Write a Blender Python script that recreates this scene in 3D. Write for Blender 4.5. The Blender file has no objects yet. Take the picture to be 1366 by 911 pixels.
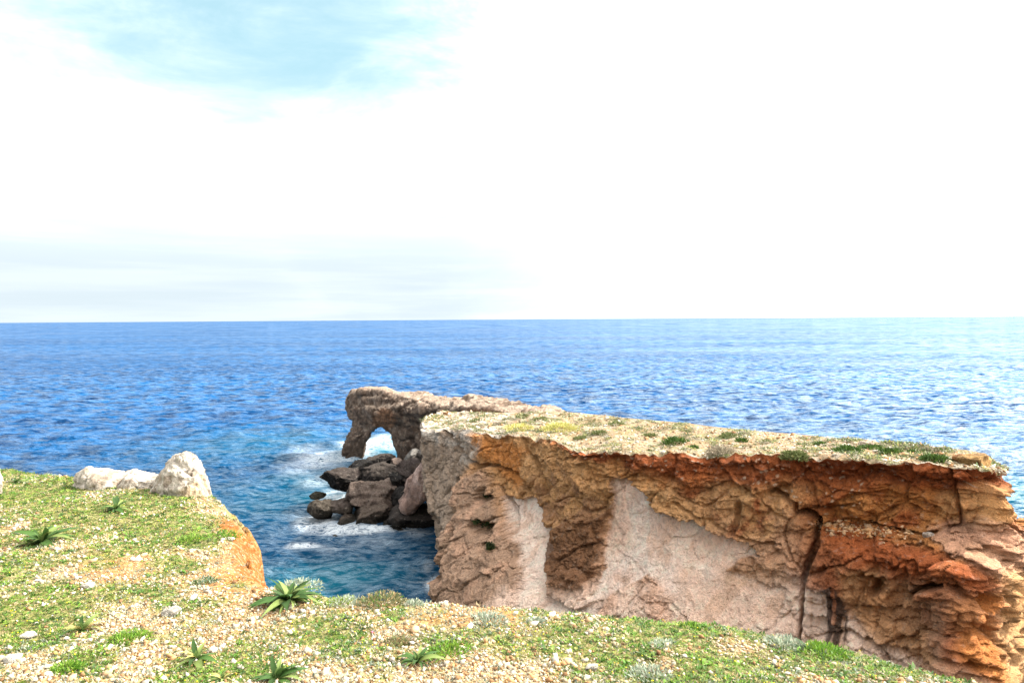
import bpy, bmesh, math, random
import numpy as np
from mathutils import Matrix, Vector, Euler
from mathutils.bvhtree import BVHTree
from mathutils.geometry import tessellate_polygon
R = math.radians
rng = np.random.default_rng(7); random.seed(7)
S = bpy.context.scene
COL = S.collection

# ------------------------------------------------------------------ camera
H = 16.0                      # eye height above the sea
F = 911.0                     # focal length in pixels of the 1366 wide photograph (24 mm)
cam_d = bpy.data.cameras.new('camera'); cam = bpy.data.objects.new('camera', cam_d)
COL.objects.link(cam); S.camera = cam
cam_d.sensor_width = 36; cam_d.lens = 24; cam_d.clip_start = 0.05; cam_d.clip_end = 200000
PITCH, ROLL = 1.86, -0.38
CM = (Matrix.Rotation(R(90 - PITCH), 3, 'X') @ Matrix.Rotation(R(ROLL), 3, 'Z'))
cam.matrix_world = Matrix.Translation((0, 0, H)) @ CM.to_4x4()
CMn = np.array(CM)
# ------------------------------------------------------------------ light
SUN_AZ, SUN_EL = 74.0, 41.0   # azimuth to the right of the view direction (+Y)
sd = Vector((math.sin(R(SUN_AZ)) * math.cos(R(SUN_EL)), math.cos(R(SUN_AZ)) * math.cos(R(SUN_EL)), math.sin(R(SUN_EL))))
sl = bpy.data.lights.new('sun', 'SUN'); sl.energy = 3.9; sl.angle = R(0.53); sl.color = (1, .95, .86)
so = bpy.data.objects.new('sun', sl); COL.objects.link(so)
so.rotation_euler = sd.to_track_quat('Z', 'Y').to_euler(); so.location = sd * 100 + Vector((0, 0, H))
S.view_settings.view_transform = 'Standard'; S.view_settings.look = 'None'
S.view_settings.gamma = 1; S.view_settings.exposure = 1.45

# ------------------------------------------------------------------ node helpers
class NT:
    def __init__(s, nt): s.t = nt; s.n = nt.nodes; s.l = nt.links
    def node(s, typ, **kw):
        n = s.n.new(typ)
        for k, v in kw.items():
            if k.startswith('i_'): s.set(n.inputs[k[2:].replace('_', ' ')], v)
            else: setattr(n, k, v)
        return n
    def set(s, sock, v):
        if isinstance(v, bpy.types.NodeSocket): s.l.new(v, sock)
        else: sock.default_value = v
    def math(s, op, a, b=0.0, clamp=False):
        n = s.n.new('ShaderNodeMath'); n.operation = op; n.use_clamp = clamp
        s.set(n.inputs[0], a); s.set(n.inputs[1], b); return n.outputs[0]
    def mr(s, v, a, b, c=0., d=1., sm=True):
        n = s.n.new('ShaderNodeMapRange'); n.interpolation_type = 'SMOOTHSTEP' if sm else 'LINEAR'
        s.set(n.inputs[0], v); n.inputs[1].default_value = a; n.inputs[2].default_value = b
        n.inputs[3].default_value = c; n.inputs[4].default_value = d; return n.outputs[0]
    def mix(s, f, a, b, blend='MIX'):
        n = s.n.new('ShaderNodeMix'); n.data_type = 'RGBA'; n.blend_type = blend
        s.set(n.inputs['Factor'], f)
        for q, v in ((6, a), (7, b)):
            if isinstance(v, (tuple, list)): v = tuple(v)[:3] + (1,)
            s.set(n.inputs[q], v)
        return n.outputs[2]
    def noise(s, vec, scale, det=4, rough=.55, out=0, dist=0.):
        n = s.n.new('ShaderNodeTexNoise'); s.l.new(vec, n.inputs['Vector'])
        n.inputs['Scale'].default_value = scale; n.inputs['Detail'].default_value = det
        n.inputs['Roughness'].default_value = rough; n.inputs['Distortion'].default_value = dist
        return n.outputs[out]
    def mapping(s, vec, sc=(1, 1, 1), rot=(0, 0, 0), loc=(0, 0, 0)):
        n = s.n.new('ShaderNodeMapping'); s.l.new(vec, n.inputs[0])
        n.inputs['Scale'].default_value = sc; n.inputs['Rotation'].default_value = rot; n.inputs['Location'].default_value = loc
        return n.outputs[0]
    def bump(s, h, strength=.5, dist=.1, normal=None):
        n = s.n.new('ShaderNodeBump'); s.l.new(h, n.inputs['Height'])
        n.inputs['Strength'].default_value = strength; n.inputs['Distance'].default_value = dist
        if normal is not None: s.l.new(normal, n.inputs['Normal'])
        return n.outputs[0]

# ------------------------------------------------------------------ sky
W = bpy.data.worlds.new('World'); S.world = W; W.use_nodes = True
w = NT(W.node_tree); w.n.clear()
tc = w.node('ShaderNodeTexCoord').outputs['Generated']
sky = w.node('ShaderNodeTexSky', sky_type='NISHITA', sun_disc=False)
sky.sun_elevation = R(SUN_EL); sky.sun_rotation = R(SUN_AZ); sky.altitude = 20; sky.air_density = 1.0; sky.dust_density = .3; sky.ozone_density = 1.
skyc = w.mix(1.0, sky.outputs[0], (0.95, 1.25, .93), 'MULTIPLY')
sep = w.node('ShaderNodeSeparateXYZ'); w.l.new(tc, sep.inputs[0])
skyc = w.mix(w.mr(sep.outputs[2], .05, .35, 1.0, .84), skyc, w.mix(w.mr(sep.outputs[2], .16, .36), (1.86, 2.16, 2.34), (1.20, 1.82, 2.08)))
# cloud layer laid on a plane overhead: direction / height
zz = w.math('ADD', w.math('MAXIMUM', sep.outputs[2], 0.0), 0.16)
cx = w.math('DIVIDE', sep.outputs[0], zz); cy = w.math('DIVIDE', sep.outputs[1], zz)
cv = w.node('ShaderNodeCombineXYZ'); w.l.new(cx, cv.inputs[0]); w.l.new(cy, cv.inputs[1]); cv = cv.outputs[0]
cm = w.mapping(cv, sc=(.8, 1.5, 1), rot=(0, 0, R(12)))
n1 = w.noise(w.mapping(tc, sc=(1.5, 1.5, 2.6), rot=(0, R(14), 0)), 1.9, 7, .58, dist=.35)
n2 = w.noise(w.mapping(tc, sc=(1.1, 1.1, 7), rot=(0, R(-8), 0), loc=(3, 1, 0)), 1.7, 7, .6)
n3 = w.noise(w.mapping(tc, sc=(2.2, 2.2, 6.5), rot=(0, R(24), 0), loc=(1, 2, 5)), 2.6, 8, .62, dist=.5)
cl = w.math('ADD', w.math('MULTIPLY', n1, .72), w.math('ADD', w.math('MULTIPLY', n2, .3), w.math('MULTIPLY', w.math('SUBTRACT', n3, .5), .55)))
# the opening in the cloud sheet, up and to the left
gap = w.node('ShaderNodeVectorMath', operation='DISTANCE'); w.l.new(w.mapping(tc, sc=(.82, .6, 1.7)), gap.inputs[0])
gap.inputs[1].default_value = (-.25, .54, .69)
g = w.mr(gap.outputs['Value'], .04, .46, 1, 0)
cl = w.math('SUBTRACT', w.math('ADD', cl, .30), w.math('MULTIPLY', g, .52))
cov = w.mr(cl, .12, .80)
# cloud thins toward the low horizon on the left where pale blue shows
hz = w.math('MULTIPLY', w.mr(sep.outputs[2], .04, .26, 1, 0), w.mr(w.math('ADD', sep.outputs[0], w.math('MULTIPLY', w.math('SUBTRACT', n1, .5), .7)), -.25, .42, 1, .0))
streak = w.mr(w.noise(w.mapping(tc, sc=(1.6, 1.6, 26)), 1.6, 5, .55), .34, .66, 1.0, .72)
cov = w.math('MULTIPLY', cov, w.math('SUBTRACT', 1.0, w.math('MULTIPLY', w.math('MULTIPLY', hz, .86), streak)))
cov = w.math('POWER', cov, 1.8)
cw = w.mix(w.mr(n2, .35, .65), (3.5, 3.62, 3.72), (4.5, 4.55, 4.6))
dsn = w.node('ShaderNodeVectorMath', operation='DOT_PRODUCT'); w.l.new(tc, dsn.inputs[0]); dsn.inputs[1].default_value = sd
cw = w.mix(w.mr(dsn.outputs['Value'], .25, 1.0), cw, (17, 16.6, 16))
cfin = w.mix(cov, skyc, cw)
bg = w.node('ShaderNodeBackground'); w.l.new(cfin, bg.inputs[0]); bg.inputs[1].default_value = 0.15
wo = w.node('ShaderNodeOutputWorld'); w.l.new(bg.outputs[0], wo.inputs[0])

# ------------------------------------------------------------------ maths helpers
def horizon(px): return 430 - 9 * px / 1366.
def ray(px, py):
    c = np.array([(px - 683) / F, -(py - 455.5) / F, -1.0])
    return CMn @ c
def at(px, py, D):
    """world point seen at photo pixel (px,py) whose depth along +Y is D"""
    r = ray(px, py); return np.array([0, 0, H]) + r * (D / r[1])
def proj(P):
    c = (P - np.array([0, 0, H])) @ CMn
    return 683 + F * c[..., 0] / -c[..., 2], 455.5 - F * c[..., 1] / -c[..., 2]
def atz(px, D, z):
    r = ray(px, 700); x = 0
    # iterate on py so that z is met
    lo, hi = 0., 4000.
    for _ in range(40):
        m = (lo + hi) / 2
        if at(px, m, D)[2] > z: lo = m
        else: hi = m
    return at(px, (lo + hi) / 2, D)

def _hash(ix, iy, iz, seed):
    with np.errstate(over='ignore'):
        h = (ix.astype(np.int64) * 374761393 + iy.astype(np.int64) * 668265263 + iz.astype(np.int64) * 2147483647 + seed * 1274126177).astype(np.uint64)
        h = (h ^ (h >> np.uint64(13))) * np.uint64(1274126177); h = (h ^ (h >> np.uint64(16))) * np.uint64(2246822519)
        h = h ^ (h >> np.uint64(15))
    return (h & np.uint64(0xFFFFFF)).astype(np.float64) / 16777215.0
def vnoise(P, seed=0):
    P = np.asarray(P, float); i = np.floor(P).astype(np.int64); f = P - i; u = f * f * f * (f * (f * 6 - 15) + 10)
    r = 0
    for dx in (0, 1):
        for dy in (0, 1):
            for dz in (0, 1):
                wgt = (u[..., 0] if dx else 1 - u[..., 0]) * (u[..., 1] if dy else 1 - u[..., 1]) * (u[..., 2] if dz else 1 - u[..., 2])
                r = r + wgt * _hash(i[..., 0] + dx, i[..., 1] + dy, i[..., 2] + dz, seed)
    return r * 2 - 1
ROT = np.array(Euler((.7, .5, .9)).to_matrix())
def fbm(P, octaves=4, gain=.5, lac=2.03, seed=0, ridged=False):
    a = 1.; s = 0; n = 0; P = np.asarray(P, float)
    for k in range(octaves):
        v = vnoise(P, seed + k * 17)
        if ridged: v = 1 - 2 * np.abs(v)
        s = s + a * v; n += a; a *= gain; P = (P @ ROT.T) * lac
    return s / n
def worley(P, seed=0):
    """F1, F2 and a random value of the nearest cell"""
    P = np.asarray(P, float); i = np.floor(P).astype(np.int64)
    f1 = np.full(P.shape[:-1], 9.); f2 = f1.copy(); cid = f1 * 0
    for dx in (-1, 0, 1):
        for dy in (-1, 0, 1):
            for dz in (-1, 0, 1):
                c = i + np.array([dx, dy, dz])
                q = np.stack([c[..., k] + _hash(c[..., 0], c[..., 1], c[..., 2], seed + k * 7) for k in range(3)], -1)
                d = np.linalg.norm(P - q, axis=-1)
                near = d < f1
                f2 = np.where(near, f1, np.minimum(f2, d)); cid = np.where(near, _hash(c[..., 0], c[..., 1], c[..., 2], seed + 99), cid)
                f1 = np.where(near, d, f1)
    return f1, f2, cid
def sstep(x, a, b):
    t = np.clip((x - a) / (b - a), 0, 1); return t * t * (3 - 2 * t)
def seg_dist(x, y, pts):
    d = np.full(x.shape, 1e9)
    for (ax, ay), (bx, by) in zip(pts[:-1], pts[1:]):
        vx, vy = bx - ax, by - ay; t = np.clip(((x - ax) * vx + (y - ay) * vy) / (vx * vx + vy * vy + 1e-12), 0, 1)
        d = np.minimum(d, np.hypot(x - ax - t * vx, y - ay - t * vy))
    return d
def poly_sd(x, y, pts):
    """signed distance to a closed polygon, positive inside"""
    ins = np.zeros(x.shape, bool); n = len(pts)
    for k in range(n):
        (ax, ay), (bx, by) = pts[k], pts[(k + 1) % n]
        c = ((ay > y) != (by > y)) & (x < (bx - ax) * (y - ay) / (by - ay + 1e-12) + ax); ins ^= c
    d = seg_dist(x, y, list(pts) + [pts[0]])
    return np.where(ins, d, -d)
def mixc(a, b, f): return a + (np.asarray(b) - a) * f[..., None]

# ------------------------------------------------------------------ mesh helpers
def link(name, me, mat=None, parent=None, smooth=True):
    o = bpy.data.objects.new(name, me); COL.objects.link(o)
    if mat: me.materials.append(mat)
    if parent: o.parent = parent
    if smooth: me.polygons.foreach_set('use_smooth', np.ones(len(me.polygons), bool))
    return o
def np_mesh(name, V, Fc, col=None, extra=None):
    """V (n,3), Fc (m,k) -> mesh"""
    me = bpy.data.meshes.new(name); V = np.asarray(V, np.float32); Fc = np.asarray(Fc, np.int32); m, k = Fc.shape
    me.vertices.add(len(V)); me.vertices.foreach_set('co', V.ravel())
    me.loops.add(m * k); me.loops.foreach_set('vertex_index', Fc.ravel())
    me.polygons.add(m); me.polygons.foreach_set('loop_start', np.arange(0, m * k, k, dtype=np.int32))
    me.update(calc_edges=True)
    if col is not None: set_col(me, col)
    for kx, v in (extra or {}).items():
        a = me.attributes.new(kx, 'FLOAT', 'POINT'); a.data.foreach_set('value', np.asarray(v, np.float32).ravel())
    return me
def set_col(me, col):
    a = me.attributes.new('col', 'FLOAT_COLOR', 'POINT')
    c = np.ones((len(me.vertices), 4), np.float32); c[:, :3] = np.clip(col.reshape(-1, 3), 0.004, .9); a.data.foreach_set('color', c.ravel())
def grid_faces(nu, nv, off=0, flip=False):
    i = np.arange(nu - 1)[:, None] * nv + np.arange(nv - 1)[None, :] + off
    q = np.stack([i, i + nv, i + nv + 1, i + 1], -1).reshape(-1, 4)
    return q[:, ::-1] if flip else q
def tag(o, label=None, cat=None, group=None, kind=None):
    if label: o['label'] = label
    if cat: o['category'] = cat
    if group: o['group'] = group
    if kind: o['kind'] = kind
    return o
def verts_normals(me):
    n = len(me.vertices); V = np.empty(n * 3, np.float32); N = np.empty(n * 3, np.float32)
    me.vertices.foreach_get('co', V); me.vertex_normals.foreach_get('vector', N)
    return V.reshape(-1, 3).astype(float), N.reshape(-1, 3).astype(float)
def remeshed(bm, voxel, smooth=4):
    me = bpy.data.meshes.new('tmp'); bmesh.ops.recalc_face_normals(bm, faces=bm.faces); bm.to_mesh(me); bm.free()
    o = bpy.data.objects.new('tmp', me); COL.objects.link(o)
    m = o.modifiers.new('r', 'REMESH'); m.mode = 'VOXEL'; m.voxel_size = voxel
    if smooth:
        q = o.modifiers.new('s', 'SMOOTH'); q.iterations = smooth; q.factor = .5
    dg = bpy.context.evaluated_depsgraph_get(); out = bpy.data.meshes.new_from_object(o.evaluated_get(dg))
    bpy.data.objects.remove(o); bpy.data.meshes.remove(me); out.materials.clear()
    return out

# ------------------------------------------------------------------ materials
def base_mat(name, rough=.9, spec=.25):
    m = bpy.data.materials.new(name); m.use_nodes = True; t = NT(m.node_tree)
    b = t.n['Principled BSDF']; b.inputs['Roughness'].default_value = rough; b.inputs['Specular IOR Level'].default_value = spec
    return m, t, b
def rock_mat(name, sc=1., bump=.6, var=.45, dist=.1):
    m, t, b = base_mat(name, .92, .15)
    a = t.node('ShaderNodeAttribute', attribute_name='col').outputs['Color']
    P = t.node('ShaderNodeNewGeometry').outputs['Position']
    n1 = t.noise(P, 1.3 * sc, 10, .68); n2 = t.noise(P, 9 * sc, 6, .7)
    Pv = t.mapping(P, sc=(1, 1, .35)); n3 = t.noise(Pv, 5 * sc, 6, .7)
    f = t.math('ADD', t.math('MULTIPLY', n1, .45), t.math('ADD', t.math('MULTIPLY', n2, .3), t.math('MULTIPLY', n3, .25)))
    n4 = t.noise(P, 26 * sc, 4, .7); f = t.math('ADD', t.math('MULTIPLY', f, .8), t.math('MULTIPLY', n4, .2))
    k = t.mr(f, .38, .62, 1 - var, 1 + var, sm=False)
    comb = t.node('ShaderNodeCombineXYZ'); [t.l.new(k, comb.inputs[q]) for q in range(3)]
    c = t.mix(1., a, comb.outputs[0], 'MULTIPLY')
    # small pits and flecks
    vo = t.node('ShaderNodeTexVoronoi', feature='F1'); t.l.new(P, vo.inputs['Vector']); vo.inputs['Scale'].default_value = 7 * sc
    pit = t.mr(vo.outputs['Distance'], .05, .28, .0, 1)
    c = t.mix(t.math('MULTIPLY', t.mr(t.noise(P, 3.1 * sc, 5, .7), .55, .72), .22), c, (.62, .54, .45))
    c = t.mix(t.mr(t.noise(t.mapping(P, sc=(1, 1, .5)), 2.2 * sc, 8, .75), .58, .70, 0, .65), c, t.mix(1., c, (.30, .24, .2), 'MULTIPLY'))
    t.l.new(c, b.inputs['Base Color'])
    h = t.math('ADD', t.math('ADD', t.math('MULTIPLY', n2, .5), n3), t.math('ADD', t.math('MULTIPLY', pit, .25), t.math('MULTIPLY', n1, .8)))
    t.l.new(t.bump(h, bump, dist), b.inputs['Normal'])
    return m
M_cliff = rock_mat('cliff_rock', 1.0, 1.0, .36, .38)
M_boulder = rock_mat('boulder_rock', 1.0, 1.0, .55, .4)
M_white = rock_mat('white_limestone', 6., 1.0, .4, .05)
def simple_attr_mat(name, rough=.85, spec=.2, transl=0., var=.0, scale=40):
    m, t, b = base_mat(name, rough, spec)
    a = t.node('ShaderNodeAttribute', attribute_name='col').outputs['Color']
    if var:
        P = t.node('ShaderNodeNewGeometry').outputs['Position']
        k = t.mr(t.noise(P, scale, 4, .65), .3, .7, 1 - var, 1 + var, sm=False)
        comb = t.node('ShaderNodeCombineXYZ'); [t.l.new(k, comb.inputs[q]) for q in range(3)]
        a = t.mix(1., a, comb.outputs[0], 'MULTIPLY')
    t.l.new(a, b.inputs['Base Color'])
    if transl:
        tr = t.node('ShaderNodeBsdfTranslucent'); t.l.new(a, tr.inputs[0])
        mx = t.node('ShaderNodeMixShader'); mx.inputs[0].default_value = transl
        t.l.new(b.outputs[0], mx.inputs[1]); t.l.new(tr.outputs[0], mx.inputs[2]); t.l.new(mx.outputs[0], t.n['Material Output'].inputs[0])
    return m
M_stone = simple_attr_mat('loose_stone', .9, .15, var=.3, scale=60)
M_leaf = simple_attr_mat('small_leaves', .6, .3, .3)
M_squill = simple_attr_mat('strap_leaf', .62, .2, .3, var=.15, scale=30)
M_shrub = simple_attr_mat('shrub_leaves', .8, .2, .2)

# ground
def ground_mat():
    m, t, b = base_mat('stony_earth', .95, .1)
    a = t.node('ShaderNodeAttribute', attribute_name='col').outputs['Color']
    P = t.node('ShaderNodeNewGeometry').outputs['Position']
    v = t.node('ShaderNodeTexVoronoi', feature='F1'); t.l.new(P, v.inputs['Vector']); v.inputs['Scale'].default_value = 38; v.inputs['Randomness'].default_value = 1
    hsv = t.node('ShaderNodeSeparateColor'); t.l.new(v.outputs['Color'], hsv.inputs[0])
    c = t.mix(t.mr(hsv.outputs[0], .5, 1.0, 0, .45), a, (.42, .32, .19))
    k = t.mr(t.noise(P, 14, 6, .7), .3, .7, .62, 1.35, sm=False)
    comb = t.node('ShaderNodeCombineXYZ'); [t.l.new(k, comb.inputs[q]) for q in range(3)]
    c = t.mix(1., c, comb.outputs[0], 'MULTIPLY'); t.l.new(c, b.inputs['Base Color'])
    h = t.math('SUBTRACT', t.math('MULTIPLY', t.noise(P, 30, 6, .7), .8), t.math('MULTIPLY', v.outputs['Distance'], 1.0))
    t.l.new(t.bump(h, .9, .03), b.inputs['Normal'])
    return m
M_ground = ground_mat()

# ------------------------------------------------------------------ colours (linear albedo)
PINK = np.array([.86, .67, .565]); PINKB = np.array([.76, .55, .435]); TAN = np.array([.53, .28, .125]); ORANGE = np.array([.47, .17, .04])
RED = np.array([.24, .062, .018]); BROWN = np.array([.30, .155, .085]); DBROWN = np.array([.16, .075, .035]); GREY = np.array([.32, .24, .18])
PALE = np.array([.56, .49, .42]); BLACK = np.array([.035, .022, .016]); OCHRE = np.array([.60, .33, .14]); SALMON = np.array([.50, .29, .19])

# ================================================================== HEADLAND
NEAR = [ # px, py, D, base px, base D
 (604, 551, 60, 590, 63), (582, 553, 57, 575, 59), (569, 557, 53, 566, 55), (564, 570, 49.5, 573, 47.5), (582, 574, 48, 580, 43.5), (603, 575, 46.5, 586, 40),
 (632, 576, 44.5, 603, 37.3), (655, 580, 42.5, 645, 34.8), (700, 586, 40, 692, 32.8), (742, 589, 37.5, 735, 31), (775, 600, 35.5, 770, 30), (840, 605, 33, 840, 28.5),
 (900, 606, 31.8, 900, 27.5), (945, 605, 31.1, 945, 26.9), (990, 609, 30, 990, 26.4), (1040, 613, 29, 1040, 26), (1085, 616, 28.2, 1090, 25.4), (1150, 618, 27.2, 1160, 24.2), (1215, 621, 26.2, 1230, 22.8),
 (1275, 626, 25.2, 1280, 21.2), (1310, 629, 24.6, 1322, 21.7), (1330, 633, 24.4, 1392, 24.8), (1338, 632, 25.0, 1480, 30), (1336, 624, 26.0, 1560, 37)]
FAR = [(604, 551, 60), (618, 550, 57), (640, 551, 54), (700, 551, 51), (740, 550, 50.4), (775, 552, 48.5), (820, 557, 45.5), (900, 564, 41.6), (960, 571, 38.6), (1000, 575, 37.1), (1060, 580, 35), (1150, 589, 31.9),
 (1230, 596, 29.8), (1290, 602, 28.2), (1318, 609, 27.2), (1336, 624, 26.0)]
def resample(P, n, wts=None):
    P = np.asarray(P, float)
    # Catmull-Rom through the stations, spread evenly in photo pixels of x and distance
    Q = []
    for k in range(len(P) - 1):
        p0, p1, p2, p3 = P[max(k - 1, 0)], P[k], P[k + 1], P[min(k + 2, len(P) - 1)]
        t = np.linspace(0, 1, 60, endpoint=False)[:, None]
        Q.append(.5 * (2 * p1 + (p2 - p0) * t + (2 * p0 - 5 * p1 + 4 * p2 - p3) * t ** 2 + (-p0 + 3 * p1 - 3 * p2 + p3) * t ** 3))
    Q = np.concatenate(Q + [P[-1:]])
    d = np.linalg.norm(np.diff(Q[:, :3], axis=0), axis=1)
    if wts is not None: d = d * wts(.5 * (Q[1:] + Q[:-1]))
    s = np.concatenate([[0], np.cumsum(d)]); u = np.linspace(0, s[-1], n)
    return np.stack([np.interp(u, s, Q[:, k]) for k in range(Q.shape[1])], 1)
NU, NTT, NVT = 900, 300, 70
st = np.array([np.concatenate([at(a, b, D), atz(bp, bD, -1.5)]) for a, b, D, bp, bD in NEAR])
near = resample(st, NU, wts=lambda q: 26. / np.clip(q[:, 1], 20, 60))
topN, baseN = near[:, :3], near[:, 3:]
# far edge matched to the near edge by travelling share of photo x
farst = np.array([at(*f) for f in FAR])
fpx = np.array([f[0] for f in FAR], float)
npx, _ = proj(topN)
u01 = np.linspace(0, 1, NU)
kk = int(np.argmin(npx)); key = np.where(np.arange(NU) < kk, 0, 0)
fs = resample(farst, 1200); fsp, _ = proj(fs)
target = np.clip(np.maximum(npx, 604), 604, 1336)
mono = np.maximum.accumulate(target + np.linspace(0, 2, NU)); mono = 604 + (mono - mono[0]) / (mono[-1] - mono[0]) * (1336 - 604)
fx = np.interp(mono, np.maximum.accumulate(fsp), np.arange(1200))
topF = np.stack([np.interp(fx, np.arange(1200), fs[:, k]) for k in range(3)], 1)
# outward horizontal normal
mid = .55 * topN + .45 * baseN
tan_ = np.gradient(mid, axis=0); nor = np.stack([tan_[:, 1], -tan_[:, 0], 0 * tan_[:, 0]], 1)
for _ in range(40): nor[1:-1] = (nor[:-2] + nor[1:-1] * 2 + nor[2:]) / 4
nor /= np.linalg.norm(nor, axis=1)[:, None] + 1e-9
t = np.linspace(0, 1, NTT) ** 1.12
px0 = npx[:, None] * np.ones(NTT)[None]
zt, zb = topN[:, 2:3], baseN[:, 2:3]
Zc = zt + (zb - zt) * t[None]
# share of the way out at each height: left = late bulge, right = overhanging top, ledge, proud lower cliff
wl = .25 * t + .75 * sstep(t, .25, .85)
ledge = sstep(npx, 1050, 1130)[:, None]
lt = np.interp(npx, [1060, 1100, 1200, 1290, 1345], [.235, .225, .19, .175, .17])[:, None]
wr = .06 * t[None] + .52 * sstep(t[None], lt - .01, lt + .075) + .42 * sstep(t[None], lt, 1.)
mids = sstep(npx, 800, 900)[:, None]
wm = .12 * t + .88 * sstep(t, .1, .95)
wgt = (1 - mids) * wl[None] + mids * wm[None]; wgt = (1 - ledge) * wgt + ledge * wr
Pf = topN[:, None, :] * (1 - wgt[..., None]) + baseN[:, None, :] * wgt[..., None]; Pf[..., 2] = Zc
X, Y = proj(Pf)          # photo position of every point of the plain face, used only to place the features
nz = fbm(Pf * .35, 4, seed=3); nz2 = fbm(Pf * 1.1, 4, seed=9); nz3 = fbm(Pf * 3.2, 4, .6, seed=21)
Xw = X + nz * 16 + nz2 * 7 + nz3 * 4; Yw = Y + fbm(Pf * .4 + 9, 4, seed=5) * 14 + fbm(Pf * 1.3 + 4, 3, seed=6) * 7 + nz3[:, ::1] * 3
def region(pts, soft=6): return sstep(poly_sd(Xw, Yw, pts), -soft, soft)
nzf = fbm(Pf * 9, 3, .6, seed=210)
def regions(pts, soft=6): return sstep(poly_sd(.45 * Xw + .55 * X + nzf * 3.5, .45 * Yw + .55 * Y + nz3 * 3 - nzf * 2.5, pts), -soft, soft)
topy = np.interp(X, [564, 632, 700, 742, 775, 840, 945, 1040, 1150, 1280, 1350], [570, 576, 586, 589, 600, 605, 605, 613, 618, 626, 633])
dep = Y - topy
SCAR1 = [(672, 660), (716, 664), (724, 700), (740, 726), (722, 762), (726, 792), (760, 812), (800, 800), (800, 900), (690, 900), (700, 815), (706, 780), (694, 730), (684, 700)]
SCAR2 = [(818, 636), (836, 642), (858, 655), (872, 684), (925, 692), (962, 716), (1000, 728), (1012, 744), (985, 750), (968, 762), (1000, 775), (1050, 790), (1040, 830), (960, 850), (900, 800), (860, 768), (806, 800), (780, 800), (802, 760), (808, 715), (816, 690)]
LOWP = [(690, 790), (800, 780), (1000, 780), (1072, 775), (1100, 790), (1112, 865), (1300, 950), (560, 950)]
s1, s2, lowp = regions(SCAR1, 1.6), regions(SCAR2, 1.5), region(LOWP, 18)
patch = regions([(742, 700), (765, 690), (785, 688), (806, 690), (818, 672), (808, 700), (798, 745), (786, 770), (760, 784), (738, 778), (722, 750), (726, 725)], 2)
lowerR = regions([(1195, 770), (1245, 760), (1300, 800), (1290, 845), (1210, 840), (1190, 810)], 10)
band = sstep(dep, 52, 34) * sstep(X, 745, 790); redcap = sstep(dep + nz2 * 12, np.interp(X, [690, 830, 900, 1366], [6, 24, 44, 40]), np.interp(X, [690, 830, 900, 1366], [2, 10, 20, 18])) * sstep(X, 690, 760)
leftgrey = regions([(550, 540), (634, 560), (640, 610), (622, 640), (612, 690), (600, 780), (560, 790)], 8)
leftbulge = regions([(612, 690), (625, 640), (650, 625), (668, 660), (690, 715), (706, 765), (720, 830), (560, 850), (590, 760)], 8)
C = np.zeros(Pf.shape) + TAN
C = mixc(C, SALMON, sstep(dep + nz * 50, 60, 150) * .8)
C = mixc(C, GREY * 1.05, leftgrey * .95)
C = mixc(C, (BROWN + GREY) * .55, leftbulge * .95); C = mixc(C, SALMON * 1.1, leftbulge * sstep(nz2, .0, .4) * .55)
C = mixc(C, PINKB * 1.12, lowp * .9)
# ochre face under the cap (middle) and brown diagonals above the scars
och = regions([(632, 575), (742, 590), (830, 600), (872, 640), (905, 668), (960, 700), (1000, 725), (930, 692), (872, 684), (858, 655), (818, 638), (812, 680), (740, 725), (690, 680), (650, 620)], 9)
C = mixc(C, OCHRE * .85, och * .55)
diag = regions([(690, 640), (740, 620), (780, 640), (820, 690), (800, 700), (740, 712), (712, 690)], 12)
C = mixc(C, BROWN, diag * sstep(nz2, -.3, .3) * .8)
C = mixc(C, RED * 1.2, regions([(830, 620), (1020, 600), (1030, 700), (985, 722), (960, 690), (900, 660)], 12) * sstep(nz2 + nz * .6, -.25, .3) * .85)
C = mixc(C, OCHRE, regions([(975, 650), (1040, 640), (1050, 680), (1030, 720), (990, 722)], 8) * sstep(nz3, -.4, .2) * .6)
C = mixc(C, ORANGE, band * .45 * sstep(nz2, -.5, .4))
right = sstep(X, 1040, 1110)
C = mixc(C, ORANGE * .85, right * sstep(dep + nz * 40, 200, 100) * .8)
C = mixc(C, RED * 1.15, right * sstep(nz2 + nz * .9, -.25, .2) * sstep(Y, 880, 790) * .8)
C = mixc(C, RED * 1.3, regions([(1095, 705), (1180, 715), (1262, 730), (1310, 780), (1320, 900), (1270, 880), (1260, 800), (1190, 765), (1120, 745)], 8) * .7)
C = mixc(C, RED * 1.05, redcap * .95)
C = mixc(C, ORANGE * 1.1, regions([(634, 576), (648, 580), (700, 596), (690, 650), (655, 622), (640, 600)], 6) * .8)
C = mixc(C, OCHRE * 1.05, regions([(1245, 655), (1350, 650), (1345, 690), (1290, 700), (1250, 690)], 8) * .6)
led = regions([(1240, 700), (1300, 688), (1366, 705), (1400, 760), (1330, 770), (1270, 735)], 8)
C = mixc(C, SALMON * 1.15, led * .7)
C = mixc(C, OCHRE * 1.0, regions([(1320, 760), (1400, 740), (1500, 1000), (1300, 1000), (1312, 880), (1330, 820)], 10) * .85)
C = mixc(C, ORANGE * 1.1, regions([(1270, 800), (1325, 790), (1320, 920), (1285, 880)], 8) * .75)
C = mixc(C, PINKB * 1.05, regions([(1070, 785), (1108, 785), (1108, 870), (1066, 860)], 4) * .9)
C = mixc(C, PINKB * 1.0, regions([(1126, 820), (1160, 838), (1200, 860), (1240, 890), (1126, 880)], 8) * .9)
C = mixc(C, TAN * .95, regions([(1120, 760), (1165, 755), (1210, 790), (1250, 840), (1260, 880), (1160, 850), (1126, 800)], 9) * .65)
C = mixc(C, BROWN, right * lowerR * .5)
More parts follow.
